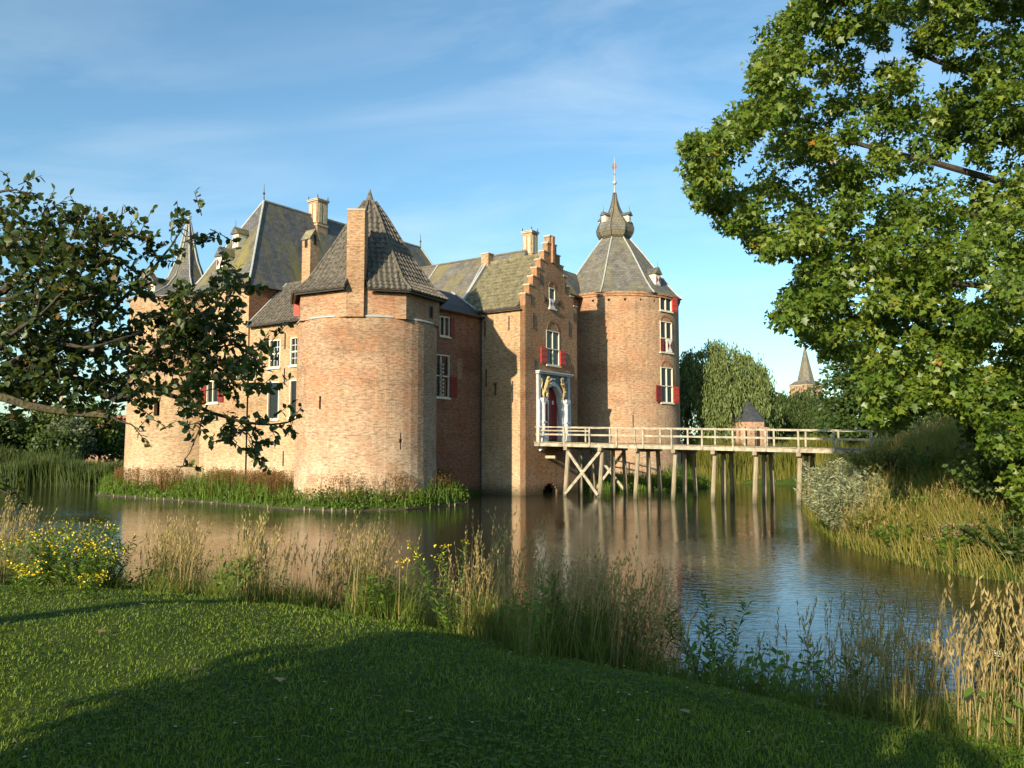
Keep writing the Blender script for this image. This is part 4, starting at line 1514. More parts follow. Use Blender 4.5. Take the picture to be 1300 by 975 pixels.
MB().beam(bp_(-1.9, -.02 - .035, dz(-1.9) + .77), bp_(1.6, -.02 - .035, dz(1.6) + .77), .05, .09).build('rail', M['wood_pale'], bridge)

# ------------------------------------------------------------------ vegetation builders
def clump_leaves(centers, radii, per, size, tmpl, droop=.2, sunw=.45, shell=.55, tint_by=None, upw=.55, rndw=.75):
    n = len(centers)
    C = np.repeat(centers, per, 0)
    R = np.repeat(np.asarray(radii, float).reshape(n, -1), per, 0)
    d = rand_dirs(len(C))
    rad = shell + (1 - shell) * rng.random(len(C)) ** .6
    P = C + d * R * rad[:, None]
    N = unit(d * .35 + np.array([0, 0, upw]) + SUN * sunw + rand_dirs(len(C)) * rndw)
    D = unit(np.cross(N, rand_dirs(len(C))) + d * .5 - np.array([0, 0, droop]))
    sz = size * (.5 + .95 * rng.random(len(C)))
    base = np.repeat(rng.random(n), per)
    tint = np.clip(.45 * base + .55 * rng.random(len(C)), 0, .9995)
    return leaf_arrays(P, D, N, sz, tmpl, tint)


def limb(pts, r0, r1, seg=7, wob=.0):
    P = [Vector(p) for p in pts]
    out, n = [], 4
    for i in range(len(P) - 1):           # Catmull-Rom
        p0, p1, p2, p3 = P[max(i - 1, 0)], P[i], P[i + 1], P[min(i + 2, len(P) - 1)]
        for k in range(n):
            t = k / n
            q = .5 * ((2 * p1) + (p2 - p0) * t + (2 * p0 - 5 * p1 + 4 * p2 - p3) * t * t + (3 * p1 - p0 - 3 * p2 + p3) * t ** 3)
            out.append(q + Vector((RND.uniform(-wob, wob), RND.uniform(-wob, wob), RND.uniform(-wob, wob))))
    out.append(P[-1])
    L = len(out) - 1
    return MB().tube(out, [r0 + (r1 - r0) * (i / L) ** .8 for i in range(L + 1)], seg), out


def tree(name, label, base, h, blobs, mat, leaf=.3, per=34, dens=1.0, trunk=.25, cat='tree', group=None, tmpl=T_QUAD, crad=.75, bark='bark', droop=.2):
    """standing tree: blobs are ellipsoids (dx, dy, z, rx, ry, rz) about the base"""
    root = empty(name, base)
    tag(root, label, cat, group)
    bl = np.array(blobs, float)
    cs, rs = [], []
    for dx, dy, z, rx, ry, rz in bl:
        n = int(dens * 5.0 * (rx * ry + rx * rz + ry * rz) / (crad * crad * 3) + 6)
        d = rand_dirs(n)
        k = .45 + .55 * rng.random(n) ** .5
        cs.append(np.array([dx, dy, z]) + d * np.array([rx, ry, rz]) * k[:, None])
        rs.append(crad * (.6 + .7 * rng.random(n)))
    cs, rs = np.concatenate(cs), np.concatenate(rs)
    V, Fc, t = clump_leaves(cs, np.stack([rs, rs, rs * .7], 1), per, leaf, tmpl, droop=droop)
    np_mesh('crown', V, Fc, M[mat], root, t)
    topz = bl[:, 2].max()
    mb, line = limb([(0, 0, -.3), (RND.uniform(-.15, .15), RND.uniform(-.15, .15), topz * .4), (0, 0, topz)], trunk, trunk * .3, 8)
    mb.build('trunk', M[bark], root, smooth=True)
    for dx, dy, z, rx, ry, rz in blobs[:7]:
        st = line[min(len(line) - 2, int(len(line) * .35))]
        limb([st, (dx * .5, dy * .5, (st.z + z) / 2 + .2), (dx, dy, z)], trunk * .45, .04, 6)[0].build('limb', M[bark], root, smooth=True)
    return root


def gz(x, y):
    return float(height(np.array([x]), np.array([y]))[0])


def on(x, y, dzz=0.0):
    return Vector((x, y, gz(x, y) + dzz))


def px_at(px, Y):
    return (px - 650) / FPX * Y


# ------------------------------------------------------------------ trees beyond the moat, left
lb = [
    ('shrubby_tree', 'dark bushy tree at the left picture edge beyond the reeds', 5, 72, 'tree_a', 5.6, 4.2),
    ('shrubby_tree', 'loose mid green tree second from the left edge beyond the reeds', 58, 74, 'tree_b', 6.3, 3.6),
    ('grey_willow_bush', 'grey green willow bush between the two greener trees beyond the reeds', 92, 73, 'tree_c', 5.2, 3.0),
    ('shrubby_tree', 'round green tree left of the castle wall beyond the reeds', 128, 76, 'tree_b', 6.9, 3.4),
    ('shrubby_tree', 'low dark tree half hidden behind the left tower', 166, 79, 'tree_a', 5.4, 3.0),
    ('shrubby_tree', 'dark low thicket tree under the grey willow bush', 75, 69.5, 'tree_a', 3.6, 2.6),
]
for nme, lab, px, Y, mt, top, wd in lb:
    x = px_at(px, Y)
    bs = on(x, Y)
    bl = []
    for k in range(8):
        a = RND.uniform(0, 2 * PI)
        rr = RND.uniform(.2, .8) * wd * .6
        zz = RND.uniform(.25, .72) * top
        q = wd * RND.uniform(.28, .42)
        bl.append((math.cos(a) * rr, math.sin(a) * rr * .7, zz, q, q, q * .85))
    bl.append((0, 0, top * .62, wd * .55, wd * .5, top * .30))
    tree(nme, lab, bs, top, bl, mt, leaf=.34, per=26, trunk=.16, crad=.62, group='trees beyond the left reeds')
# small house roof glimpsed there
hx = px_at(163, 90)
hr = empty('cottage', (hx, 90, gz(hx, 90)))
tag(hr, 'low cottage with red tiled roof glimpsed left of the castle', 'house')
MB().box(-5, 3.5, 0, 6, -.2, 3.0).build('wall', M['brick_far'], hr)
mb = MB()
mb.prism(lambda x, z, d: (d, x, z), [(-.5, 2.9), (6.5, 2.9), (3, 5.6)], -5.3, 3.8)
mb.build('roof', simple('red_tile', (.32, .12, .07), .8, var=.3), hr)
MB().box(-3, -1.8, -.06, .02, 1, 2.2).build('window', M['white'], hr)


# ------------------------------------------------------------------ reeds
def reed_bed(name, label, x0, x1, yf, depth, n, h, mat, wd=.05):
    x = x0 + (x1 - x0) * rng.random(n)
    y = yf(x) + depth * rng.random(n) ** 1.3
    P = np.stack([x, y, np.maximum(height(x, y), -.2)], 1)
    H = h * (.7 + .45 * rng.random(n)) * (.9 + .14 * np.sin(x * .8) + .06 * np.sin(x * 2.3))
    V, Fb, k = blades(P, H, np.full(n, wd), .04 + .12 * rng.random(n), .25 * rng.random(n), 3)
    base = .5 + .3 * np.sin(x * 1.7 + y)
    o = np_mesh(name, V, Fb, M[mat], None, np.repeat(np.clip(base * .5 + .55 * rng.random(n), 0, 1), k))
    tag(o, label, 'reeds', kind='stuff')
    return o


reed_bed('reeds', 'dense green reed bed along the far left shore', -62, -31, lambda x: 64.4 + (x + 46) * -.06 + .5 * np.sin(x), 4.5, 22000, 2.35, 'reed', .10)
reed_bed('reeds', 'yellow green reed bed behind the bridge piles', 12, 27, lambda x: 69.6 - (x - 14) * .33 + .4 * np.sin(x * 1.3), 4.5, 18000, 2.7, 'reed_yellow', .10)

# ------------------------------------------------------------------ right background: willow, hedge, chapel, church
def willow(name, label, base, blobs, n_strand, leaf=.34, mat='willow', length=(2.0, 5.5), group=None):
    root = empty(name, base)
    tag(root, label, 'tree', group)
    Ps, Ds = [], []
    for dx, dy, z, rx, ry, rz, share in blobs:
        n = int(n_strand * share)
        d = rand_dirs(n)
        d[:, 2] = np.abs(d[:, 2]) * .9 - .15
        d = unit(d)
        st = np.array([dx, dy, z]) + d * np.array([rx, ry, rz]) * (.72 + .28 * rng.random(n))[:, None]
        L = length[0] + (length[1] - length[0]) * rng.random(n)
        L = np.minimum(L, np.maximum(st[:, 2] - .8, .5))
        m_ = 15
        rl = rng.random(n)
        na = max(10, n // 10)
        anc = rng.integers(0, na, n)
        st = st[anc] + rng.normal(size=st.shape) * np.array([.2, .2, .3])
        d = d[anc]
        L = np.minimum(L * (.6 + .6 * rng.random(na)[anc]), np.maximum(st[:, 2] - .8, .5))
        for k in range(m_):
            t = (k + rng.random(n)) / m_
            out = d * np.array([1, 1, 0]) * ((.35 + .9 * rl) * np.sin(t * 1.6))[:, None]
            Ps.append(st + out + np.stack([rng.normal(size=n) * .12, rng.normal(size=n) * .12, .35 * np.sin(t * 3) * (t < .4) - L * t ** 1.2], 1))
            Ds.append(np.stack([rng.normal(size=n) * .35, rng.normal(size=n) * .35, -np.ones(n)], 1))
    P, D = np.concatenate(Ps), np.concatenate(Ds)
    N = unit(SUN * .7 + rand_dirs(len(P)) * .8)
    sid = np.tile(np.concatenate([rng.random(int(n_strand * b_[6])) for b_ in blobs]), 1)
    tint = np.clip(rng.random(len(P)) * .6 + .4 * rng.random(len(P)), 0, 1)
    V, Fc, t = leaf_arrays(P, D, N, leaf * (.7 + .7 * rng.random(len(P))), (T_QUAD[0] * np.array([.42, 1, 1]), T_QUAD[1]), tint)
    np_mesh('crown', V, Fc, M[mat], root, t)
    topz = max(b_[2] for b_ in blobs)
    mb, line = limb([(0, 0, -.3), (.2, 0, topz * .35), (0, 0, topz * .85)], .45, .12, 8)
    mb.build('trunk', M['bark'], root, smooth=True)
    for dx, dy, z, rx, ry, rz, sh in blobs:
        limb([line[4], (dx * .5, dy * .5, z * .6), (dx, dy, z)], .2, .05, 6)[0].build('limb', M['bark'], root, smooth=True)
    return root


Yw = 75
willow('willow_tree', 'big weeping willow standing right of the lantern tower', on(px_at(912, Yw), Yw),
       [(-.3, 0, 9.6, 3.0, 2.8, 2.6, .26), (-2.9, .4, 7.8, 2.3, 2.4, 2.3, .18), (2.3, -.2, 8.3, 2.2, 2.4, 2.4, .18), (3.3, .6, 7.0, 1.5, 2.0, 1.8, .10), (.5, -1.6, 6.6, 2.6, 2.0, 2.0, .16), (-2.2, -1.6, 5.4, 2.4, 2.0, 2.0, .10)], 3000, leaf=.36)
tree('poplar_tree', 'darker round tree peeping out right of the big willow', on(px_at(972, 96), 96), 9.0,
     [(0, 0, 6.6, 2.3, 2.2, 2.4), (1.5, 0, 5.4, 1.8, 1.8, 2.0), (-1.6, 0, 5.0, 1.8, 1.8, 2.2), (.4, 0, 3.6, 2.2, 2, 1.8)], 'tree_b', leaf=.4, per=26, crad=.7, trunk=.2)
Yh = 92
hedge_labels = ['weeping dark beech next to the chapel, leftmost of three', 'weeping dark beech in the middle, below the church tower', 'weeping dark beech nearest the plane tree, rightmost of three']
for k, (px, top) in enumerate(((990, 8.6), (1022, 8.9), (1052, 8.2))):
    willow('weeping_beech', hedge_labels[k], on(px_at(px, Yh), Yh),
           [(0, 0, top - 2.4, 1.9, 1.8, 1.9, .55), (-.9, -.8, top - 3.8, 1.5, 1.3, 1.5, .25), (1.0, -.8, top - 3.9, 1.5, 1.3, 1.5, .2)], 1100, leaf=.34, mat='tree_a', length=(2.0, 4.5), group='weeping beeches under the church')
tree('chestnut_tree', 'tall dark green tree right of the church spire', on(px_at(1082, 78), 78), 13.0,
     [(0, 0, 9.6, 2.2, 2.2, 2.4), (-1.3, -.4, 7.4, 2.1, 2, 2.1), (1.6, 0, 7.6, 2.3, 2.1, 2.2), (0, -.8, 5.2, 2.9, 2.3, 2.0), (3.4, 0, 5.6, 2.4, 2.2, 2.4), (-1.9, -.6, 3.8, 2.2, 2, 1.6), (2.2, -.6, 3.4, 3, 2, 1.6)], 'tree_a', leaf=.4, per=30, crad=.75, trunk=.3)
tree('ash_tree', 'broad green tree behind the right bank under the plane leaves', on(px_at(1150, 82), 82), 11.0,
     [(0, 0, 6.4, 3.2, 2.6, 2.6), (-3, 0, 4.6, 2.6, 2.2, 2.0), (3.3, 0, 5.2, 3.0, 2.4, 2.4), (6.4, 0, 5.6, 3, 2.4, 2.6), (1.5, -.5, 3.2, 3.6, 2.2, 1.6)], 'tree_b', leaf=.4, per=28, crad=.8, trunk=.25)
tree('ash_tree', 'wide dark tree at the far right edge behind the bank', on(px_at(1255, 80), 80), 13.0,
     [(0, 0, 8.4, 3.6, 2.8, 3.2), (-3.6, 0, 6.4, 3, 2.4, 2.6), (4, 0, 6.5, 3.4, 2.6, 3), (0, -.8, 4.2, 4.4, 2.4, 2.4), (8, 0, 6.2, 3.6, 2.6, 3)], 'tree_a', leaf=.42, per=28, crad=.85, trunk=.3)
for px, Y, top, mt, lab in ((880, 73, 3.4, 'tree_b', 'low bush under the left side of the willow'), (925, 73, 3.0, 'herb', 'low bright bush left of the chapel wall'),
                            (1005, 80, 3.2, 'herb', 'low yellowish bush under the weeping beeches'), (1062, 80, 3.8, 'tree_b', 'low bush behind the right end of the bridge')):
    tree('bush', lab, on(px_at(px, Y), Y), top, [(0, 0, top * .55, 2.2, 1.5, top * .38), (1.6, 0, top * .4, 1.7, 1.3, top * .3), (-1.7, .2, top * .42, 1.7, 1.3, top * .3)], mt, leaf=.3, per=26, crad=.5, trunk=.08, cat='bush', group='bushes behind the bridge')

# chapel
Yc = 71
cx_ = px_at(955, Yc)
chp = empty('chapel', (cx_, Yc, gz(cx_, Yc)), math.radians(12))
tag(chp, 'small brick chapel with steep dark roof behind the bridge', 'chapel')
chp.scale = (.6, .6, .84)
wh = 5.1
ap_ = [(-2.1, 0), (-1.2, -1.9), (.8, -1.9), (1.9, -.4), (1.9, 3.6), (-2.1, 3.6)]
mb = MB()
for i in range(6):
    a, b_ = ap_[i], ap_[(i + 1) % 6]
    mb.face([(*a, -.3), (*b_, -.3), (*b_, wh), (*a, wh)])
mb.build('wall', M['brick_far'], chp)
mb = MB()
for i in range(6):
    a, b_ = ap_[i], ap_[(i + 1) % 6]
    s_ = 1.09
    e0, e1 = (a[0] * s_, a[1] * s_, wh), (b_[0] * s_, b_[1] * s_, wh)
    if i in (3,):
        mb.face([e0, e1, (-.1, 3.8, wh + 2.3), (-.1, 1.0, wh + 2.3)])
    elif i == 5:
        mb.face([e0, e1, (-.1, 1.0, wh + 2.3), (-.1, 3.8, wh + 2.3)])
    elif i == 4:
        mb.face([e0, e1, (-.1, 3.8, wh + 2.3)])
    else:
        mb.face([e0, e1, (-.1, 1.0, wh + 2.3)])
mb.build('roof', M['slate_dark'], chp)
for i in range(4):
    a, b_ = Vector((*ap_[i], 0)), Vector((*ap_[i + 1], 0))
    d = (b_ - a).normalized()
    F = frame_of((a.x, a.y), (d.x, d.y))
    L = (b_ - a).length
    nwin = 1 if i < 3 else 2
    for k in range(nwin):
        xm = L * (k + .5) / nwin if i < 3 else 1.0 + 1.9 * k
        MB().prism(F, [(xm - .28, 1.3), (xm + .28, 1.3), (xm + .28, 4.0), (xm, 4.6), (xm - .28, 4.0)], .0, .04).build('window', M['inside'], chp)
    for xx in (0.0,):
        MB().fbox(F, xx - .22, xx + .22, -.3, 4.5, .0, .5).build('buttress', M['brick_far'], chp)
MB().beam((1.95, 3.7, wh + .1), (-.1, 3.7, wh + 2.45), .12, .16).build('verge', M['white'], chp)
MB().box(-4.2, -2.15, 1, 3.4, -.3, 2.6).build('annex', M['brick_far'], chp)

# church tower
Yt = 210
ctx = px_at(1024, Yt)
chu = empty('church_tower', (ctx, Yt, 1.0), math.radians(28))
tag(chu, 'distant brick church tower with slender grey spire above the trees', 'church')
hw = 2.9
MB().box(-hw, hw, -hw, hw, -1, 17.2).build('wall', M['brick_far'], chu)
mb = MB()
for i in range(4):
    F = frame_of(((0, -hw), (hw, 0), (0, hw), (-hw, 0))[i], ((1, 0), (0, 1), (-1, 0), (0, -1))[i])
    for k in (-1, 0, 1):
        MB().prism(F, [(k * 1.5 - .35, 12.6), (k * 1.5 + .35, 12.6), (k * 1.5 + .35, 15.4), (k * 1.5, 16), (k * 1.5 - .35, 15.4)], 0, .06).build('belfry_window', M['inside'] if k == 0 else M['sand_stone'], chu)
MB().box(-hw - .15, hw + .15, -hw - .15, hw + .15, 17.2, 17.5).build('cornice', M['sand_stone'], chu)
mb = MB()
q4 = [(-hw - .2, -hw - .2), (hw + .2, -hw - .2), (hw + .2, hw + .2), (-hw - .2, hw + .2)]
for i in range(4):
    a, b_ = q4[i], q4[(i + 1) % 4]
    mb.face([(*a, 17.5), (*b_, 17.5), (b_[0] * .58, b_[1] * .58, 18.6), (a[0] * .58, a[1] * .58, 18.6)])
mb.lathe((0, 0), [(2.35, 18.2), (1.25, 22.8), (.05, 28.2)], 8, PI / 8)
mb.build('spire', M['slate_old'], chu)
MB().tube([(0, 0, 28), (0, 0, 30)], [.08, .03], 5).ball((0, 0, 28.6), .22).build('finial', M['gutter'], chu)

# white rail fence glimpsed under the bridge
x0, x1, Yf = px_at(893, 80), px_at(950, 80), 80
fe = empty('rail_fence', (x0, Yf, gz(x0, Yf)))
tag(fe, 'low white rail fence glimpsed between the bridge piles', 'fence')
for k in range(5):
    xx = (x1 - x0) * k / 4
    MB().box(xx - .06, xx + .06, -.06, .06, -.2, 1.5).build('post', M['white'], fe)
for zz in (.8, 1.4):
    MB().box(-.1, x1 - x0 + .1, -.11, -.06, zz - .06, zz + .06).build('rail', M['white'], fe)

# ------------------------------------------------------------------ island edge and its plants
ip = np.array(ISLE[:8] + ISLE[9:15], float)
edge = empty('timber_edging', (ISLE[0][0], ISLE[0][1], 0))
tag(edge, 'row of low stakes and boards edging the castle island', 'edging')
stk = None
seq = ISLE[:9]
dist_acc = 0
cnt = 0
for (ax, ay), (bx, by) in zip(seq, seq[1:]):
    L = math.hypot(bx - ax, by - ay)
    n = int(L / .42)
    MB().beam(Vector((ax - ISLE[0][0], ay - ISLE[0][1], .0)), Vector((bx - ISLE[0][0], by - ISLE[0][1], .0)), .05, .14).build('board', M['bark'], edge)
    for k in range(n):
        if RND.random() < .38:
            continue
        t = (k + RND.random()) / n
        p = Vector((ax + (bx - ax) * t - ISLE[0][0], ay + (by - ay) * t - ISLE[0][1], 0))
        if stk is None:
            stk = MB().tube([(0, 0, -.6), (0, 0, .13)], [.055, .05], 6).build('stake', M['wood'], edge)
            o = stk
        else:
            o = stk.copy()
            COL.objects.link(o)
        o.location = p + Vector((RND.uniform(-.04, .04), RND.uniform(-.04, .04), RND.uniform(-.13, .05)))
        cnt += 1


def scatter(n, x0, x1, y0, y1, cond):
    x = x0 + (x1 - x0) * rng.random(n)
    y = y0 + (y1 - y0) * rng.random(n)
    k = cond(x, y)
    return x[k], y[k]


def castle_local(x, y):
    dx, dy = x - GC[0], y - GC[1]
    c, s_ = math.cos(math.radians(55)), math.sin(math.radians(55))
    return dx * c + dy * s_, -dx * s_ + dy * c


def isle_strip(x, y):
    di = sdist(x, y, ISLE)
    a, b_ = castle_local(x, y)
    inside = (a > XA - .1) & (a < 12) & (b_ > 3.4)
    for (c, r) in ((T1, R1), (T4, R4), (T2, R2)):
        inside |= (a - c[0]) ** 2 + (b_ - c[1]) ** 2 < (r + .1) ** 2
    return (di < .05) & ~inside & (y < 64)


x, y = scatter(42000, -32, 17, 38, 64, isle_strip)
n = len(x)
di = -sdist(x, y, ISLE)
P = np.stack([x, y, height(x, y) - .03], 1)
H = (.55 + .75 * rng.random(n)) * (.7 + .4 * np.clip(di / 1.5, 0, 1)) * (.72 + .28 * np.sin(x * 1.1 + y * .7) + .3 * np.sin(x * 2.9 + 1.7 * np.sin(y)) ** 2 + .25 * np.sin(x * .43 + 2))
V1, F1, k1 = blades(P, H, np.full(n, .05), .15 * rng.random(n), .5 * rng.random(n), 3)
o = np_mesh('island_grass', V1, F1, M['herb'], None, np.repeat(np.clip(.3 + .35 * np.sin(x * .9) * np.sin(y * 1.1) + .5 * rng.random(n), 0, 1), k1))
tag(o, 'green herbs and grass growing round the castle foot', 'grass', kind='stuff')
# leafy herbs
x, y = scatter(9000, -32, 17, 38, 64, lambda a, b_: isle_strip(a, b_) & (rng.random(len(a)) < .8))
C = np.stack([x, y, height(x, y) + .12 + .5 * rng.random(len(x))], 1)
V, Fc, t = clump_leaves(C, np.full(len(x), .2), 11, .15, T_QUAD)
o = np_mesh('island_herbs', V, Fc, M['herb'], None, t)
tag(o, 'low leafy plants along the island edge', 'plants', kind='stuff')
x, y = scatter(40000, -32, 6, 38, 64, lambda a, b_: isle_strip(a, b_) & (-sdist(a, b_, ISLE) > .9) & (np.sin(a * 1.9 + b_ * .6) + np.sin(a * .7) + rng.normal(size=len(a)) * .8 > .15))
n = len(x)
P = np.stack([x, y, height(x, y)], 1)
H = 1.0 + .65 * rng.random(n)
V1, F1, k1 = blades(P, H, np.full(n, .035), .1 * rng.random(n), .2 * rng.random(n), 2)
t1 = np.repeat(rng.random(n), k1)
hd = np.repeat(P + np.stack([np.zeros(n), np.zeros(n), H * .8], 1), 7, 0)
hd = hd + rng.normal(size=hd.shape) * np.array([.05, .05, .13])
V2, F2_, t2 = leaf_arrays(hd, rand_dirs(len(hd)) + np.array([0, 0, 1.0]), rand_dirs(len(hd)), np.full(len(hd), .08), T_QUAD)
V, Fa, t = merge([(V1, F1, t1), (V2, F2_, t2)])
o = np_mesh('sorrel', V, Fa, M['sorrel'], None, t)
tag(o, 'rust brown seeding sorrel along the castle foot', 'plants', kind='stuff')

# ------------------------------------------------------------------ right bank
def right_bank(x, y):
    d = sdist(x, y, MOAT)
    return (d > -.15) & (y > 16.2) & (x > 9)


def bridge_free(x, y):
    rx, ry = x - B0.x, y - B0.y
    l = rx * BLt.x + ry * BLt.y
    return (l < -.3) | (l > BW + .3)


x, y = scatter(90000, 9, 30, 16.5, 56, lambda a, b_: right_bank(a, b_) & (rng.random(len(a)) < np.clip(26 / b_, 0, 1) ** 1.5) & bridge_free(a, b_))
n = len(x)
P = np.stack([x, y, height(x, y) - .03], 1)
g = np.clip(.5 + .5 * np.sin(x * .55 + 1.0) * np.sin(y * .33 + .4) + .25 * rng.normal(size=n), 0, 1)
H = (.45 + .75 * rng.random(n)) * (.75 + .5 * g) * np.clip(.5 + sdist(x, y, MOAT) * .5, .5, 1)
az = rng.normal(size=n) * .9 + 3.6
V1, F1, k1 = blades(P, H, .018 + .012 * rng.random(n), .1 + .2 * rng.random(n), .35 * rng.random(n) + .1, 3, az)
o = np_mesh('bank_grass', V1, F1, M['gold_grass'], None, np.repeat(np.clip(.55 * g + .5 * rng.random(n), 0, 1), k1))
tag(o, 'tall golden green grass covering the right bank', 'grass', kind='stuff')
x, y = scatter(16000, 9, 30, 16.5, 50, lambda a, b_: (sdist(a, b_, MOAT) > .25) & right_bank(a, b_) & (np.sin(a * 1.3 + 2) + np.sin(b_ * .9) + rng.normal(size=len(a)) * .7 > .6) & bridge_free(a, b_))
C = np.stack([x, y, height(x, y) + .15 + .4 * rng.random(len(x))], 1)
V, Fc, t = clump_leaves(C, np.full(len(x), .2), 10, .085, T_OVAL)
o = np_mesh('bank_herbs', V, Fc, M['herb'], None, t)
tag(o, 'leafy green weeds among the tall grass of the right bank', 'plants', kind='stuff')


x, y = scatter(9000, 9, 27, 17, 44, lambda a, b_: right_bank(a, b_) & bridge_free(a, b_) & (np.sin(a * .9 + .5) * np.sin(b_ * .6 + 1) + .4 * rng.normal(size=len(a)) > .1))
P = np.stack([x, y, height(x, y)], 1)
V, Fa, t = seeding(P, .8 + .6 * rng.random(len(x)), .07, .01)
o = np_mesh('seeding_grass', V, Fa, M['dry'], None, t)
tag(o, 'pale flowering grass stalks on the right bank', 'grass', kind='stuff')


def shrub(name, label, base, h, spread, nstem, mat, leaf, per_m, tmpl=T_NARROW, lean=.5, cat='shrub', flower=None, group=None, stem_mat='bark', fl_n=20, fl_size=.03, fl_r=.06):
    """stems rising from one foot, leaves along them, flowers at their tips"""
    root = empty(name, base)
    tag(root, label, cat, group)
    st = MB()
    LP, LD, tips = [], [], []
    for i in range(nstem):
        a = RND.uniform(0, 2 * PI)
        L = h * RND.uniform(.7, 1.08)
        ln = RND.uniform(.05, 1) * lean
        b0 = Vector((math.cos(a), math.sin(a), 0)) * RND.uniform(0, spread * .25)
        d = Vector((math.cos(a) * ln, math.sin(a) * ln, 1)).normalized()
        pts = []
        for k in range(7):
            t = k / 6
            pts.append(b0 + d * L * t + Vector((math.cos(a), math.sin(a), 0)) * ln * L * .25 * t * t + Vector((RND.uniform(-1, 1), RND.uniform(-1, 1), 0)) * .02 * L)
        st.tube(pts, [max(.004, .006 * h) * (1 - .7 * k / 6) for k in range(7)], 5)
        m_ = max(4, int(L * per_m))
        for k in range(m_):
            t = (k + RND.random()) / m_
            t = .12 + .88 * t
            f = t * 6
            i0 = min(5, int(f))
            p = pts[i0].lerp(pts[i0 + 1], f - i0)
            aa = RND.uniform(0, 2 * PI)
            LP.append(p)
            LD.append(Vector((math.cos(aa), math.sin(aa), RND.uniform(.1, .9))))
        tips.append(pts[-1])
    st.build('stems', M[stem_mat], root)['kind'] = 'stuff'
    P, D = np.array(LP), np.array(LD)
    N = unit(SUN * .4 + np.array([0, 0, .6]) + rand_dirs(len(P)) * .6)
    V, Fc, t = leaf_arrays(P, D, N, leaf * (.6 + .7 * rng.random(len(P))), tmpl)
    np_mesh('foliage', V, Fc, M[mat], root, t)['kind'] = 'stuff'
    if flower:
        T = np.repeat(np.array(tips), fl_n, 0)
        fr = fl_r if hasattr(fl_r, '__len__') else (fl_r, fl_r, fl_r * .5)
        T = T + rng.normal(size=T.shape) * np.array(fr)
        V, Fc, t = leaf_arrays(T, rand_dirs(len(T)), unit(rand_dirs(len(T)) + np.array([0, 0, 1.])), np.full(len(T), fl_size), T_QUAD)
        np_mesh('flowers', V, Fc, M[flower], root, t)['kind'] = 'stuff'
    return root


def on_px(px, Y):
    xx = px_at(px, Y)
    return on(xx, Y, -.03)


for px, Y, h, sp, lab in ((1064, 32.6, 1.9, 2.8, 'silvery willow shrub overhanging the water at the bridge end'),
                          (1068, 29.2, 1.7, 1.8, 'low silvery willow shrub spreading at the waterline')):
    shrub('silver_shrub', lab, on_px(px, Y), h, sp, 110, 'silver', .18, 46, lean=.85, group='silver shrubs on the right bank')
shrub('silver_shrub', 'small silvery shoot below the golden grass of the right bank', on_px(1100, 30), 1.5, 1.2, 26, 'silver', .14, 40, lean=.9, group='silver shrubs on the right bank')
for px, Y, h, mt, lab in ((1150, 26.5, 1.0, 'herb', 'round green weed clump halfway up the right bank'), (1105, 26.2, .9, 'reed_yellow', 'yellow green weed clump near the waterline of the right bank'),
                          (1180, 24.0, .8, 'reed_yellow', 'yellow green weed clump left of the pink flowers'), (1135, 24.6, .7, 'herb', 'low green weed clump by the water of the right bank'),
                          (1225, 26.0, 1.1, 'gold_grass', 'golden weed clump above the pink flowers'), (1165, 30.0, 1.3, 'herb', 'dark weed clump high on the right bank')):
    shrub('weed_clump', lab, on_px(px, Y), h, 1.4, 34, mt, .11, 46, T_OVAL, lean=1.1, cat='plant', group='weed clumps on the right bank')
shrub('yellow_shrub', 'bright yellow green bush behind the silvery shrubs', on_px(1122, 31.0), 1.5, 1.6, 50, 'reed_yellow', .13, 46, T_OVAL, lean=.9)
shrub('hemp_agrimony', 'dusky pink flowering plant on the right bank slope', on_px(1200, 21.8), 1.05, .7, 13, 'herb', .13, 30, T_OVAL, lean=.45, flower='pink', fl_n=40, fl_size=.04, fl_r=.09, cat='plant')
shrub('bramble', 'dark green bramble bush low on the shady right bank', on_px(1245, 21.6), .7, 1.0, 26, 'herb', .12, 50, T_OVAL, lean=1.3)
shrub('bramble', 'dark green bramble bush at the right picture edge', on_px(1292, 20.5), 1.3, 1.3, 34, 'tree_a', .13, 50, T_OVAL, lean=1.2)
tree('thorn_bush', 'dark rounded thorn bush crowding the bank at the right edge', on_px(1310, 24), 4.6,
     [(0, 0, 2.8, 1.5, 1.3, 1.4), (-1.1, -.2, 1.7, 1.2, 1.1, 1.1), (1.2, 0, 2.2, 1.5, 1.2, 1.5), (-.3, -.6, 1.2, 1.3, 1, .9)], 'tree_a', leaf=.16, per=60, crad=.42, trunk=.1, tmpl=T_OVAL, cat='bush')

# ------------------------------------------------------------------ lawn
def near_side(x, y):
    return (y < 15 + .0 * x)


N = 180000
y = 3.0 * (1 - rng.random(N) * (1 - (3.0 / 15.5) ** .75)) ** (-1 / .75)
x = (rng.random(N) * 2 - 1) * (y * .80 + 1.2)
d = sdist(x, y, MOAT)
k = (d > 1.1) & (y < 15.5) & ((x < 2.2) | (d > 2.6))
x, y, d = x[k], y[k], d[k]
n = len(x)
P = np.stack([x, y, height(x, y) - .006], 1)
patch = .45 + .22 * np.sin(x * 1.9 + np.sin(y * 2.1)) * np.sin(y * 1.6) + .14 * np.sin(x * 5.3 + y * 3.7) + .16 * np.sin(x * 11.3 + 2 * np.sin(y * 7)) * np.sin(y * 9.7 + x * 3)
H = (.018 + .028 * rng.random(n)) * (.8 + .5 * patch) * (1 + .8 * np.clip(1.8 - d, 0, 1))
V, Fb, kk = blades(P, H, .004 + .0005 * y + .0025 * rng.random(n), .25 * rng.random(n), .9 * rng.random(n), 2)
o = np_mesh('lawn_grass', V, Fb, M['lawn'], None, np.repeat(np.clip(.55 * patch + .45 * rng.random(n), 0, .999), kk))
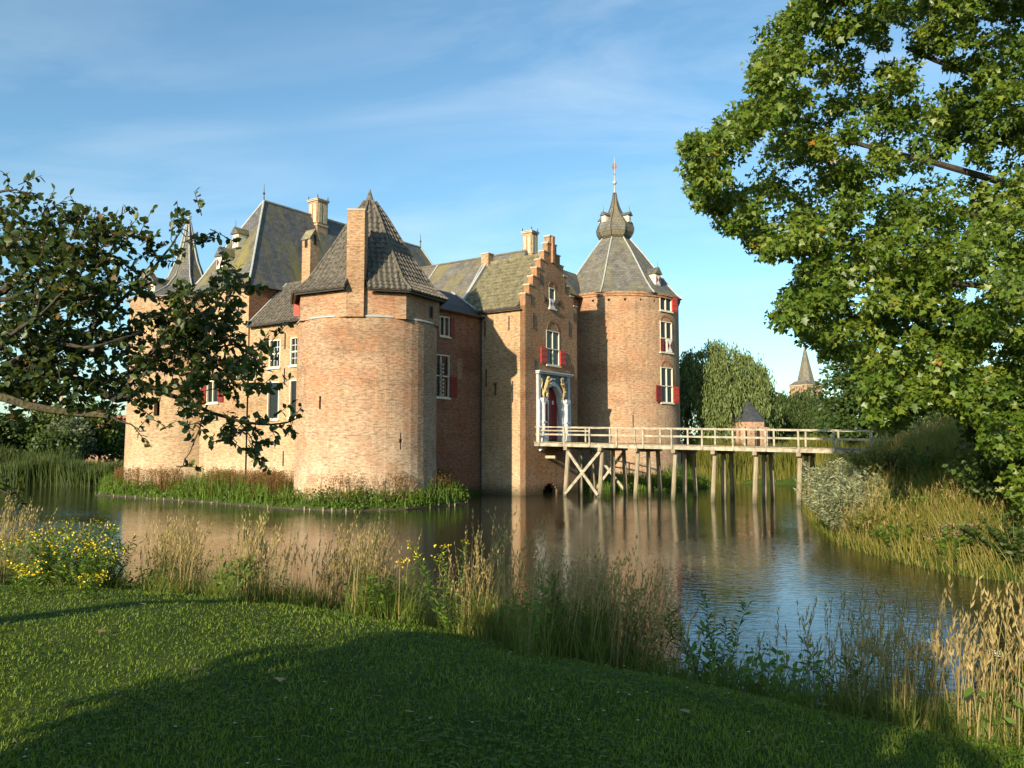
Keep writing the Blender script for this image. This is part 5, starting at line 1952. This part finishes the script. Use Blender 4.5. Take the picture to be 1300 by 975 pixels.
tag(o, 'short mown green lawn in the foreground', 'grass', kind='stuff')
n = 26000
y = 3.2 * (1 - rng.random(n) * (1 - (3.2 / 11.5) ** .75)) ** (-1 / .75)
x = (rng.random(n) * 2 - 1) * (y * .8 + 1)
k = (sdist(x, y, MOAT) > 1.4) & (np.sin(x * 2.3 + 1.4 * np.sin(y * 1.7)) + np.sin(y * 3.1 + x) + rng.normal(size=n) * .5 > .5)
x, y = x[k], y[k]
C = np.repeat(np.stack([x, y, height(x, y) + .02 + .025 * rng.random(len(x))], 1), 3, 0)
an = np.tile(np.arange(3) * 2 * PI / 3, len(x)) + np.repeat(rng.random(len(x)) * 6, 3)
V, Fc, t = leaf_arrays(C, np.stack([np.cos(an), np.sin(an), .25 + 0 * an], 1), np.tile(np.array([[0, 0, 1.]]), (len(C), 1)) + rng.normal(size=(len(C), 3)) * .3, .012 + .012 * rng.random(len(C)), (T_QUAD[0] * np.array([1.5, 1, 1]), T_QUAD[1]), np.repeat(rng.random(len(x)), 3))
o = np_mesh('clover', V, Fc, M['herb'], None, t)
tag(o, 'patches of small clover leaves in the lawn', 'plants', kind='stuff')
# straw and clippings
n = 2600
y = 3.4 + 7 * rng.random(n)
x = (rng.random(n) * 2 - 1) * (y * .75)
k = sdist(x, y, MOAT) > 1.6
x, y = x[k], y[k]
C = np.stack([x, y, height(x, y) + .03], 1)
an = rng.random(len(x)) * 6.28
V, Fc, t = leaf_arrays(C, np.stack([np.cos(an), np.sin(an), .15 * rng.normal(size=len(x))], 1), np.tile(np.array([[0, 0, 1.]]), (len(x), 1)), .04 + .07 * rng.random(len(x)) ** 2, (T_NARROW[0] * np.array([.5, 1, 1]), T_NARROW[1]))
o = np_mesh('clippings', V, Fc, M['dry'], None, t)
tag(o, 'dry grass clippings strewn over the lawn', 'grass', kind='stuff')

# ------------------------------------------------------------------ tall grass along the near shore
def fringe_profile(x):
    """relative height of the growth along the shore"""
    return np.interp(x, [-14, -9, -7, -5, -3.5, -2.4, -1.2, -.4, .6, 1.3, 1.8, 2.4, 4.2, 5.5, 8], [.8, .8, .75, .7, .62, .75, 1.0, 1.05, .85, .7, .55, .5, .5, .6, .6])


def fringe(n, dlo, dhi, x0=-15, x1=9.5):
    x = x0 + (x1 - x0) * rng.random(n)
    y = 5 + 13 * rng.random(n)
    d = sdist(x, y, MOAT)
    k = (d > dlo) & (d < dhi)
    return x[k], y[k], d[k]


clumpf = lambda x, y: np.clip(.5 + .30 * np.sin(x * 2.7 + .7 * np.sin(y * 2)) + .26 * np.sin(x * 6.1 + y * 1.7) + .16 * np.sin(x * 13.7 + y * 5), 0, 1.2)
edge_d = lambda x: 2.0 + .4 * np.sin(x * 1.3) + .35 * np.sin(x * 3.7 + 1) + .2 * np.sin(x * 9.1) + 1.4 * sstep(1.6, 3.4, x)          # how far the uncut growth reaches up the bank
x, y, d = fringe(380000, -.25, 4.4)
k = rng.random(len(x)) < np.clip((edge_d(x) - d) * 1.4 + .25, 0, 1) * np.clip(1.25 - d * .22, .2, 1) * np.where(x > .2, .62, 1)
x, y, d = x[k], y[k], d[k]
n = len(x)
H = fringe_profile(x) * (.30 + .62 * rng.random(n) ** 1.3) * (.5 + .85 * clumpf(x, y)) * np.clip(.55 + .6 * (edge_d(x) - d), .3, 1.15)
P = np.stack([x, y, np.maximum(height(x, y), -.1) - .02], 1)
V, Fb, kk = blades(P, H, .006 + .006 * rng.random(n), .05 + .25 * rng.random(n), .55 * rng.random(n), 3)
o = np_mesh('bank_grass', V, Fb, M['long'], None, np.repeat(np.clip(.2 + .5 * rng.random(n) + .3 * clumpf(x * .6 + 3, y), 0, 1), kk))
tag(o, 'long green grass fringing the near shore', 'grass', kind='stuff')
# broad leaved weeds mixed into the fringe
x, y, d = fringe(60000, .1, 3.6)
k = (rng.random(len(x)) < .42) & (d < edge_d(x) + .1) & (np.sin(x * 3.3 + 1) + np.sin(x * 1.1 + y * 2) + .6 * rng.normal(size=len(x)) > .55)
x, y = x[k], y[k]
n = len(x)
hh = fringe_profile(x) * (.15 + .5 * rng.random(n))
C = np.stack([x, y, height(x, y) + hh], 1)
V, Fc, t = clump_leaves(C, np.stack([np.full(n, .10), np.full(n, .10), np.full(n, .16)], 1), 9, .075, (T_QUAD[0] * np.array([.7, 1, 1]), T_QUAD[1]))
o = np_mesh('shore_weeds', V, Fc, M['herb'], None, t)
tag(o, 'leafy green weeds tangled into the near shore grass', 'plants', kind='stuff')
# pale flowering stalks
x, y, d = fringe(150000, -.2, 3.8)
k = rng.random(len(x)) < np.clip(clumpf(x * .8, y) ** 3 * 1.1, .02, 1) * np.clip((edge_d(x) - d) * 1.5, 0, 1) * np.where((x > 1.4) & (x < 3.4), .4, np.where((x > -3.5) & (x < .2), 1.25, .7))
x, y, d = x[k], y[k], d[k]
n = len(x)
H = np.maximum(fringe_profile(x), .68) * (.8 + .75 * rng.random(n) ** 1.5) * (.75 + .45 * clumpf(x * .8, y))
P = np.stack([x, y, np.maximum(height(x, y), -.1) - .02], 1)
V, Fa, t = seeding(P, H)
o = np_mesh('seeding_grass', V, Fa, M['dry'], None, t)
tag(o, 'straw coloured flowering grass stalks along the near shore', 'grass', kind='stuff')

# ---- single plants of the near shore
def fp(px, Y):
    xx = px_at(px, Y)
    return on(xx, Y, -.02)


for px, Y, h, lab in ((92, 11.6, .95, 'yellow flowering ragwort, tallest of the clump by the left shore'), (62, 11.2, .8, 'yellow flowering ragwort left of the tallest one'),
                      (135, 12.2, .95, 'leafy green ragwort with few flowers right of the clump'), (112, 10.9, .62, 'short yellow ragwort in front of the clump')):
    shrub('ragwort', lab, fp(px, Y), h, .9, 22, 'herb', .11, 50, T_NARROW, lean=.6, cat='plant', flower='yellow', fl_n=9 if 'few' not in lab else 3, fl_size=.035, fl_r=.07, stem_mat='herb', group='yellow flowering plants on the near shore')
for px, Y, h, lab in ((30, 9.9, .4, 'low yellow flower patch on the left lawn edge'), (58, 9.6, .38, 'low yellow flower patch right of the first at the lawn edge'), (125, 9.2, .3, 'tiny yellow flowers at the foot of the ragwort'),
                      (578, 9.3, 1.15, 'single yellow topped plant among the tall straw grass'), (735, 9.4, .85, 'green plant with small yellow heads in the shaded grass')):
    shrub('ragwort', lab, fp(px, Y), h, .3, 6, 'herb', .09, 70, T_NARROW, lean=.5, cat='plant', flower='yellow', fl_n=14, fl_size=.032, fl_r=.045, stem_mat='herb', group='yellow flowering plants on the near shore')
for px, Y, h, lab in ((345, 10.4, .7, 'purple loosestrife spike in the left grass'), (757, 9.5, 1.25, 'thin purple topped stem above the shaded grass')):
    shrub('loosestrife', lab, fp(px, Y), h, .12, 3, 'herb', .07, 34, T_NARROW, lean=.15, cat='plant', flower='purple', fl_n=34, fl_size=.022, fl_r=(.015, .015, .08), stem_mat='herb', group='purple flowering plants')
for px, Y, h, lab in ((700, 9.6, 1.15, 'dark leafy dock plant leaning over the gable reflection'), (790, 9.2, 1.2, 'tall dark thistle right of the gable reflection'), (822, 9.0, .9, 'dark thistle with small heads beside the taller one'),
                      (905, 8.6, 1.05, 'dark green weed standing against the blue water'), (1060, 7.9, .85, 'slim dark mugwort stem against the blue water'), (765, 8.9, .95, 'bushy dark weed under the tall thistle'), (665, 9.5, .75, 'bushy green weed in the shaded grass'),
                      (320, 10.2, .55, 'dark green tuft with broad leaves at the lawn edge'), (480, 9.9, .6, 'dark leafy weed among the straw grass')):
    shrub('thistle', lab, fp(px, Y), h, .3, 9, 'herb', .105, 70, T_NARROW, lean=.5, cat='plant', flower='sorrel', fl_n=8, fl_size=.025, fl_r=.04, stem_mat='herb', group='dark weeds of the near shore')
for px, Y, h, lab in ((1145, 6.8, .72, 'umbel of wild carrot leaning over the water'), (1262, 5.9, .78, 'whitish umbel of wild carrot by the right grass tuft')):
    shrub('wild_carrot', lab, fp(px, Y), h, .12, 2, 'herb', .07, 26, T_NARROW, lean=.35, cat='plant', flower='umbel', fl_n=46, fl_size=.012, fl_r=(.03, .03, .006), stem_mat='herb', group='wild carrots on the right shore')
# fallen leaves on the lawn
fl = [(480, 770), (140, 805), (78, 820), (362, 860), (78, 895), (255, 848), (190, 768), (420, 790), (530, 905), (860, 890)]
FLB = ['fallen leaf on the lit lawn close to the tall grass, centre left', 'fallen leaf on the dark shadow line at the left', 'fallen leaf left of the shadow line leaf',
       'fallen leaf just inside the edge of the big tree shadow', 'fallen leaf nearest the lower left corner', 'fallen leaf on lit lawn above the shadow edge', 'fallen leaf farthest back near the yellow ragwort',
       'fallen leaf on lit lawn right of the ragwort and near the straw grass', 'fallen leaf in the deep shade of the lawn centre', 'fallen leaf in the deep shade, farthest right']
for i, (px, py) in enumerate(fl):
    Y = (EYE - 1.72) / (math.tan(math.atan((py - 487.5) / FPX) - PITCH))
    p = on(px_at(px, Y), Y, .045)
    V, Fc, t = leaf_arrays(np.zeros((1, 3)), rand_dirs(1) * np.array([1, 1, .1]), np.array([[.1, .2, 1.]]), np.array([.09]), T_MAPLE)
    o = np_mesh('fallen_leaf', V, Fc, M['fallen'], None, t)
    o.location = p
    tag(o, FLB[i], 'leaf', 'fallen leaves on the lawn')
# daisies
n = 90
yy = 4 + 6 * rng.random(n)
xx = (rng.random(n) - .62) * yy * 1.1
P = np.repeat(np.stack([xx, yy, height(xx, yy) + .055], 1), 6, 0)
an = np.tile(np.arange(6) * PI / 3, n)
V, Fc, t = leaf_arrays(P, np.stack([np.cos(an), np.sin(an), .2 + 0 * an], 1), np.tile(np.array([[0, 0, 1.]]), (len(P), 1)), np.full(len(P), .011), T_QUAD)
o = np_mesh('daisies', V, Fc, M['umbel'], None, t)
tag(o, 'tiny white daisies dotted over the lawn', 'flowers', kind='stuff')

# ------------------------------------------------------------------ fruit tree reaching in from the left
ft = empty('fruit_tree', on(-6.4, 5.0))
tag(ft, 'gnarled old fruit tree reaching in from the left', 'tree')
fo = Vector(ft.location)
root_ = Vector((0, 0, -.2))
crotch = Vector((.15, .05, 1.35))
limb([root_, (.05, 0, .6), crotch], .24, .17, 9, .02)[0].build('trunk', M['bark_moss'], ft, smooth=True)


def L(px, py, Y):
    return at(px, py, Y) - fo


limbs = [
    ([crotch, L(-260, 560, 5.4), L(-60, 500, 5.8), L(60, 520, 6.0), L(138, 528, 6.1)], .075, .03, 'bark_moss'),
    ([crotch, L(-220, 500, 5.6), L(0, 470, 6.0), L(90, 478, 6.2), L(150, 508, 6.3), L(190, 492, 6.35), L(240, 512, 6.4), L(300, 533, 6.45), L(345, 540, 6.5), L(383, 528, 6.5)], .075, .006, 'bark'),
    ([L(90, 478, 6.2), L(110, 430, 6.25), L(150, 385, 6.3), L(195, 340, 6.35), L(232, 290, 6.4)], .04, .007, 'bark'),
    ([crotch, L(-200, 400, 5.8), L(-20, 380, 6.1), L(40, 330, 6.2), L(58, 285, 6.3), L(60, 262, 6.3)], .09, .007, 'bark'),
    ([L(-20, 380, 6.1), L(60, 375, 6.2), L(120, 345, 6.3), L(150, 300, 6.3), L(156, 262, 6.3)], .035, .005, 'bark'),
    ([L(150, 508, 6.3), L(200, 440, 6.35), L(255, 400, 6.4), L(290, 380, 6.45), L(300, 345, 6.45)], .04, .006, 'bark'),
    ([L(240, 512, 6.4), L(262, 470, 6.45), L(285, 440, 6.5), L(330, 440, 6.5), L(342, 425, 6.5)], .02, .005, 'bark'),
    ([L(255, 400, 6.4), L(285, 430, 6.45), L(290, 480, 6.45), L(335, 498, 6.5)], .02, .005, 'bark'),
    ([L(262, 515, 6.4), L(250, 555, 6.4), L(232, 590, 6.4), L(223, 603, 6.4)], .012, .003, 'bark'),
    ([L(300, 533, 6.45), L(318, 555, 6.45), L(322, 578, 6.45)], .012, .003, 'bark'),
    ([L(0, 470, 6.0), L(60, 440, 5.9), L(120, 440, 5.9), L(180, 420, 6.0)], .04, .006, 'bark'),
    ([L(-60, 500, 5.8), L(10, 430, 5.7), L(50, 400, 5.7), L(90, 360, 5.7)], .04, .006, 'bark'),
    ([crotch, L(-240, 300, 5.6), L(-120, 240, 5.9), L(-20, 245, 6.0), L(22, 240, 6.0)], .07, .006, 'bark'),
    ([L(138, 528, 6.1), L(165, 540, 6.1), L(180, 548, 6.1)], .015, .004, 'bark'),
    ([L(-60, 500, 5.8), L(-40, 560, 5.9), L(-10, 615, 6.0), L(20, 628, 6.0)], .03, .004, 'bark'),
]
# (px, py, radius in px, leaves): where the leaf masses hang
masses = [(25, 290, 34, 170), (60, 300, 30, 140), (62, 270, 10, 26), (20, 240, 16, 40), (10, 340, 60, 360), (70, 350, 46, 330), (120, 305, 36, 240), (105, 285, 20, 90), (155, 272, 8, 16), (160, 300, 28, 150),
          (190, 320, 26, 120), (225, 300, 16, 70), (240, 300, 14, 46), (230, 280, 9, 22), (20, 410, 56, 400), (80, 405, 50, 360), (130, 360, 40, 250), (150, 410, 40, 220), (20, 470, 52, 420), (75, 455, 42, 320), (130, 460, 40, 240),
          (165, 480, 34, 200), (195, 440, 40, 330), (230, 400, 38, 320), (262, 392, 34, 270), (285, 360, 22, 120), (300, 350, 14, 46), (225, 450, 44, 430), (262, 440, 44, 400), (250, 490, 36, 320), (290, 470, 34, 240), (315, 450, 24, 110), (338, 428, 12, 26),
          (320, 490, 20, 80), (340, 497, 9, 16), (290, 415, 28, 150), (245, 535, 22, 90), (290, 555, 24, 110), (315, 560, 22, 100), (322, 575, 10, 26), (345, 540, 14, 50), (372, 533, 9, 22), (228, 590, 7, 8), (245, 560, 10, 18), (110, 510, 22, 90), (60, 500, 24, 110),
          (135, 490, 22, 110), (175, 545, 12, 26), (190, 525, 18, 46), (20, 500, 30, 120), (15, 630, 14, 26), (255, 268, 5, 5), (270, 292, 5, 6), (200, 380, 18, 60), (170, 365, 20, 70)]
for pts, r0, r1, bk in limbs:
    limb(pts, r0 * .66, r1 * .8, 7, .008)[0].build('branch', M[bk], ft, smooth=True)
LPn, LNn, LDn = [], [], []
tw = MB()
for px, py, rp_, cnt_ in masses:
    Yb = 6.2 + RND.uniform(-.3, .3)
    c = np.array(L(px, py, Yb))
    rm = rp_ * (1.0 if px < 150 else .88) / FPX * Yb
    nt_ = max(1, int(cnt_ * (1.6 if px < 150 else .85) / 9))
    for _ in range(nt_):
        d = rand_dirs(1)[0]
        s0 = c + d * rm * .9 * RND.random() ** .6 * np.array([1, 1.5, 1])
        dr = unit(d * .8 + np.array([.2, 0, .25]) + rand_dirs(1)[0] * .7)
        Lt = RND.uniform(.10, .22)
        e = s0 + dr * Lt
        tw.tube([s0 - dr * .04, e], [.004, .002], 4, cap=False)
        for q in range(9):
            t = (q + RND.random()) / 9
            LPn.append(s0 + dr * Lt * t)
            LDn.append(dr * .35 + rand_dirs(1)[0] * .9 + np.array([0, 0, -.15]))
            LNn.append(np.array([0, 0, .6]) + rand_dirs(1)[0] * .9 + SUN * .25)
tw.build('twigs', M['bark'], ft)['kind'] = 'stuff'
LPn, LDn, LNn = np.array(LPn), np.array(LDn), np.array(LNn)
n = len(LPn)
nb = 260
pick = rng.permutation(n)
big, rest = pick[:nb], pick[nb:]
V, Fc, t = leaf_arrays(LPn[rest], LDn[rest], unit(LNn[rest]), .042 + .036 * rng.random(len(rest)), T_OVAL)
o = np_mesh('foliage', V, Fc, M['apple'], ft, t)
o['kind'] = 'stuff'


def leaf_objects(parent, P, D, Nn, size, tmpl, mat):
    """single leaves as parts sharing a few meshes"""
    meshes = []
    for j in range(6):
        V, Fc, t = leaf_arrays(np.zeros((1, 3)), np.array([[0, 1., 0]]), np.array([[0, 0, 1.]]), np.ones(1), tmpl, np.array([.1 + .15 * j]))
        me_o = np_mesh('leaf', V, Fc, mat, parent, t)
        meshes.append(me_o)
    for i in range(len(P)):
        if i < 6:
            o = meshes[i]
        else:
            o = meshes[i % 6].copy()
            COL.objects.link(o)
        d = Vector(D[i]).normalized()
        u = Vector(Nn[i])
        s_ = d.cross(u).normalized()
        u = s_.cross(d)
        mt_ = Matrix((s_, d, u)).transposed().to_4x4()
        mt_ = Matrix.Translation(Vector(P[i])) @ mt_ @ Matrix.Scale(float(size[i]), 4)
        o.matrix_local = mt_


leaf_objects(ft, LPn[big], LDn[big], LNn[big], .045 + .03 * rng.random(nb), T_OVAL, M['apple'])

# ------------------------------------------------------------------ plane tree at the right
pt_base = on(22.5, 24.5)
pt = empty('plane_tree', pt_base)
tag(pt, 'huge leafy plane tree filling the upper right corner', 'tree')
po = Vector(pt.location)
TR = [(0, 0, -.3), (-.1, .1, 2.5), (-.4, .3, 6), (-.8, .2, 11), (-1.0, 0, 17)]
limb(TR, .75, .28, 12, .03)[0].build('trunk', M['bark'], pt, smooth=True)
OUTL = [(1010, -320), (1015, -20), (965, 35), (940, 75), (952, 118), (905, 150), (858, 165), (858, 210), (872, 258), (918, 300), (948, 318), (965, 335), (1010, 335), (990, 368), (956, 416), (965, 424), (1012, 426), (1020, 452), (1045, 470),
        (1075, 470), (1090, 500), (1100, 535), (1112, 575), (1135, 575), (1150, 540), (1190, 520), (1240, 560), (1262, 620), (1300, 660), (1480, 640), (1900, 300), (1800, -320)]
cs, rs, seen_ = [], [], []
need_b, need_i = 330, 1420
bough_c = [at(*q) for q in ((1290, 240, 23), (1262, 320, 25), (1305, 175, 25.5), (1285, 400, 22.5), (1190, 215, 25), (1050, 225, 24.5), (1230, 480, 23), (1290, 560, 22.5))]
tries = 0
while len(bough_c) < 170 and tries < 20000:
    tries += 1
    px, py, Y = RND.uniform(900, 1470), RND.uniform(-220, 620), RND.uniform(20.3, 26.5)
    if float(sdist(np.array([px]), np.array([py]), OUTL)[0]) > -25:
        continue
    c = at(px, py, Y)
    if all((c - q).length > 1.3 for q in bough_c):
        bough_c.append(c)
while len(cs) < need_b + need_i:
    px, py = RND.uniform(850, 1470), RND.uniform(-220, 660)
    Y = RND.uniform(19.8, 27.0)
    if len(cs) >= need_b and RND.random() < .72:
        c = RND.choice(bough_c) + Vector((RND.gauss(0, .8), RND.gauss(0, .8), RND.gauss(0, .42)))
        Y = c.y
        px = 650 + FPX * c.x / (Y * math.cos(PITCH) + (c.z - EYE) * math.sin(PITCH))
        py = 487.5 - FPX * (-Y * math.sin(PITCH) + (c.z - EYE) * math.cos(PITCH)) / (Y * math.cos(PITCH) + (c.z - EYE) * math.sin(PITCH))
    dd = float(sdist(np.array([px]), np.array([py]), OUTL)[0])
    r = RND.uniform(.30, .62)
    rp_ = r / Y * FPX
    if dd > -rp_ * .75:
        continue
    if len(cs) < need_b and dd < -rp_ * 2.2:
        continue
    gap = math.sin(px * .055 + 1.1) * math.sin(py * .06 + .6) + .4 * math.sin(px * .09 + py * .08)
    if gap > .75 and dd < -40 and px < 1150 and py > 100:
        continue
    cs.append(np.array(at(px, py, Y) - po))
    rs.append(r)
    seen_.append(px < 1350 and py > -50)
cs, rs, seen_ = np.array(cs), np.array(rs), np.array(seen_)
pa = clump_leaves(cs[seen_], np.stack([rs, rs, rs * .7], 1)[seen_], 122, .152, T_LOBED, droop=.35, sunw=.22, shell=.12, upw=.5, rndw=1.0)
pb = clump_leaves(cs[~seen_], np.stack([rs, rs, rs * .7], 1)[~seen_], 40, .27, T_LOBED, droop=.35, sunw=.4, shell=.2, rndw=.95)
V, Fc, t = merge([pa, pb])
o = np_mesh('foliage', V, Fc, M['plane'], pt, t)
o['kind'] = 'stuff'
near = np.argsort(cs[:, 1])[:150]
LPn, LDn, LNn = [], [], []
for i in near:
    for q in range(2):
        d = rand_dirs(1)[0]
        d[1] = -abs(d[1])
        LPn.append(cs[i] + d * rs[i] * 1.02)
        nn = unit(SUN * .6 + np.array([0, 0, .5]) + rand_dirs(1)[0] * .6)
        LNn.append(nn)
        LDn.append(unit(np.cross(nn, rand_dirs(1)[0]) - np.array([0, 0, .3])))
leaf_objects(pt, np.array(LPn), np.array(LDn), np.array(LNn), .16 + .08 * rng.random(len(LPn)), T_MAPLE, M['plane'])
# limbs, then boughs that grow from spray to spray back towards the trunk
hubs = [L_ - po for L_ in (at(1150, 60, 23.5), at(1080, 180, 23), at(1180, 260, 23.5), at(1130, 350, 23), at(1230, 430, 23.5), at(1250, 120, 24), at(1130, 480, 23.5), at(1350, 250, 23.5), at(1400, 20, 23.5))]
for hb in hubs:
    st_ = Vector((-.3, .2, max(3.0, hb.z * .62)))
    mid = st_.lerp(hb, .5) + Vector((0, 0, .6))
    limb([st_, mid, hb], .2, .06, 8, .03)[0].build('limb', M['bark'], pt, smooth=True)
tree_pts = [np.array(list(h)) for h in hubs]
rad_ = [.06] * len(tree_pts)
left = list(range(len(cs)))
tw = MB()
TP = np.array(tree_pts)
dmin = np.linalg.norm(cs[:, None] - TP[None], axis=2)
best = dmin.argmin(1)
bd = dmin.min(1)
par = {}
nodes = list(TP)
for _ in range(len(cs)):
    i = int(np.argmin(bd))
    a, b_ = Vector(nodes[best[i]]), Vector(cs[i])
    r0 = max(.008, .035 - .004 * (len(nodes) ** .25))
    r0 = rad_[best[i]] * .82
    r1_ = max(.006, r0 * .7)
    m_ = a.lerp(b_, .5) + Vector((RND.uniform(-.1, .1), RND.uniform(-.1, .1), RND.uniform(0, .2)))
    tw.tube([a, m_, b_], [r0, (r0 + r1_) / 2, r1_], 5, cap=False)
    nodes.append(cs[i])
    rad_.append(r1_)
    bd[i] = 1e9
    nd_ = np.linalg.norm(cs - cs[i], axis=1)
    upd = (nd_ < bd) & (bd < 1e8)
    best[upd] = len(nodes) - 1
    bd[upd] = nd_[upd]
tw.build('boughs', M['bark'], pt)['kind'] = 'stuff'

# ------------------------------------------------------------------ the tree behind the photographer whose shade lies on the lawn
tree('shade_tree', 'leafy tree behind the viewpoint throwing shade across the lawn', on(-5.7, -4.3), 8.5,
     [(.2, .2, 3.6, 2.1, 2.1, 1.8), (-.3, .1, 5.2, 1.9, 1.9, 1.8), (.9, .0, 3.4, 1.7, 1.7, 1.8), (.5, -.2, 5.2, 1.9, 1.9, 1.6), (0, 0, 2.0, 2.0, 2.0, 1.3), (1.0, -.5, 1.8, 1.5, 1.5, 1.2)],
     'tree_b', leaf=.26, per=70, crad=.6, trunk=.25, tmpl=T_OVAL)
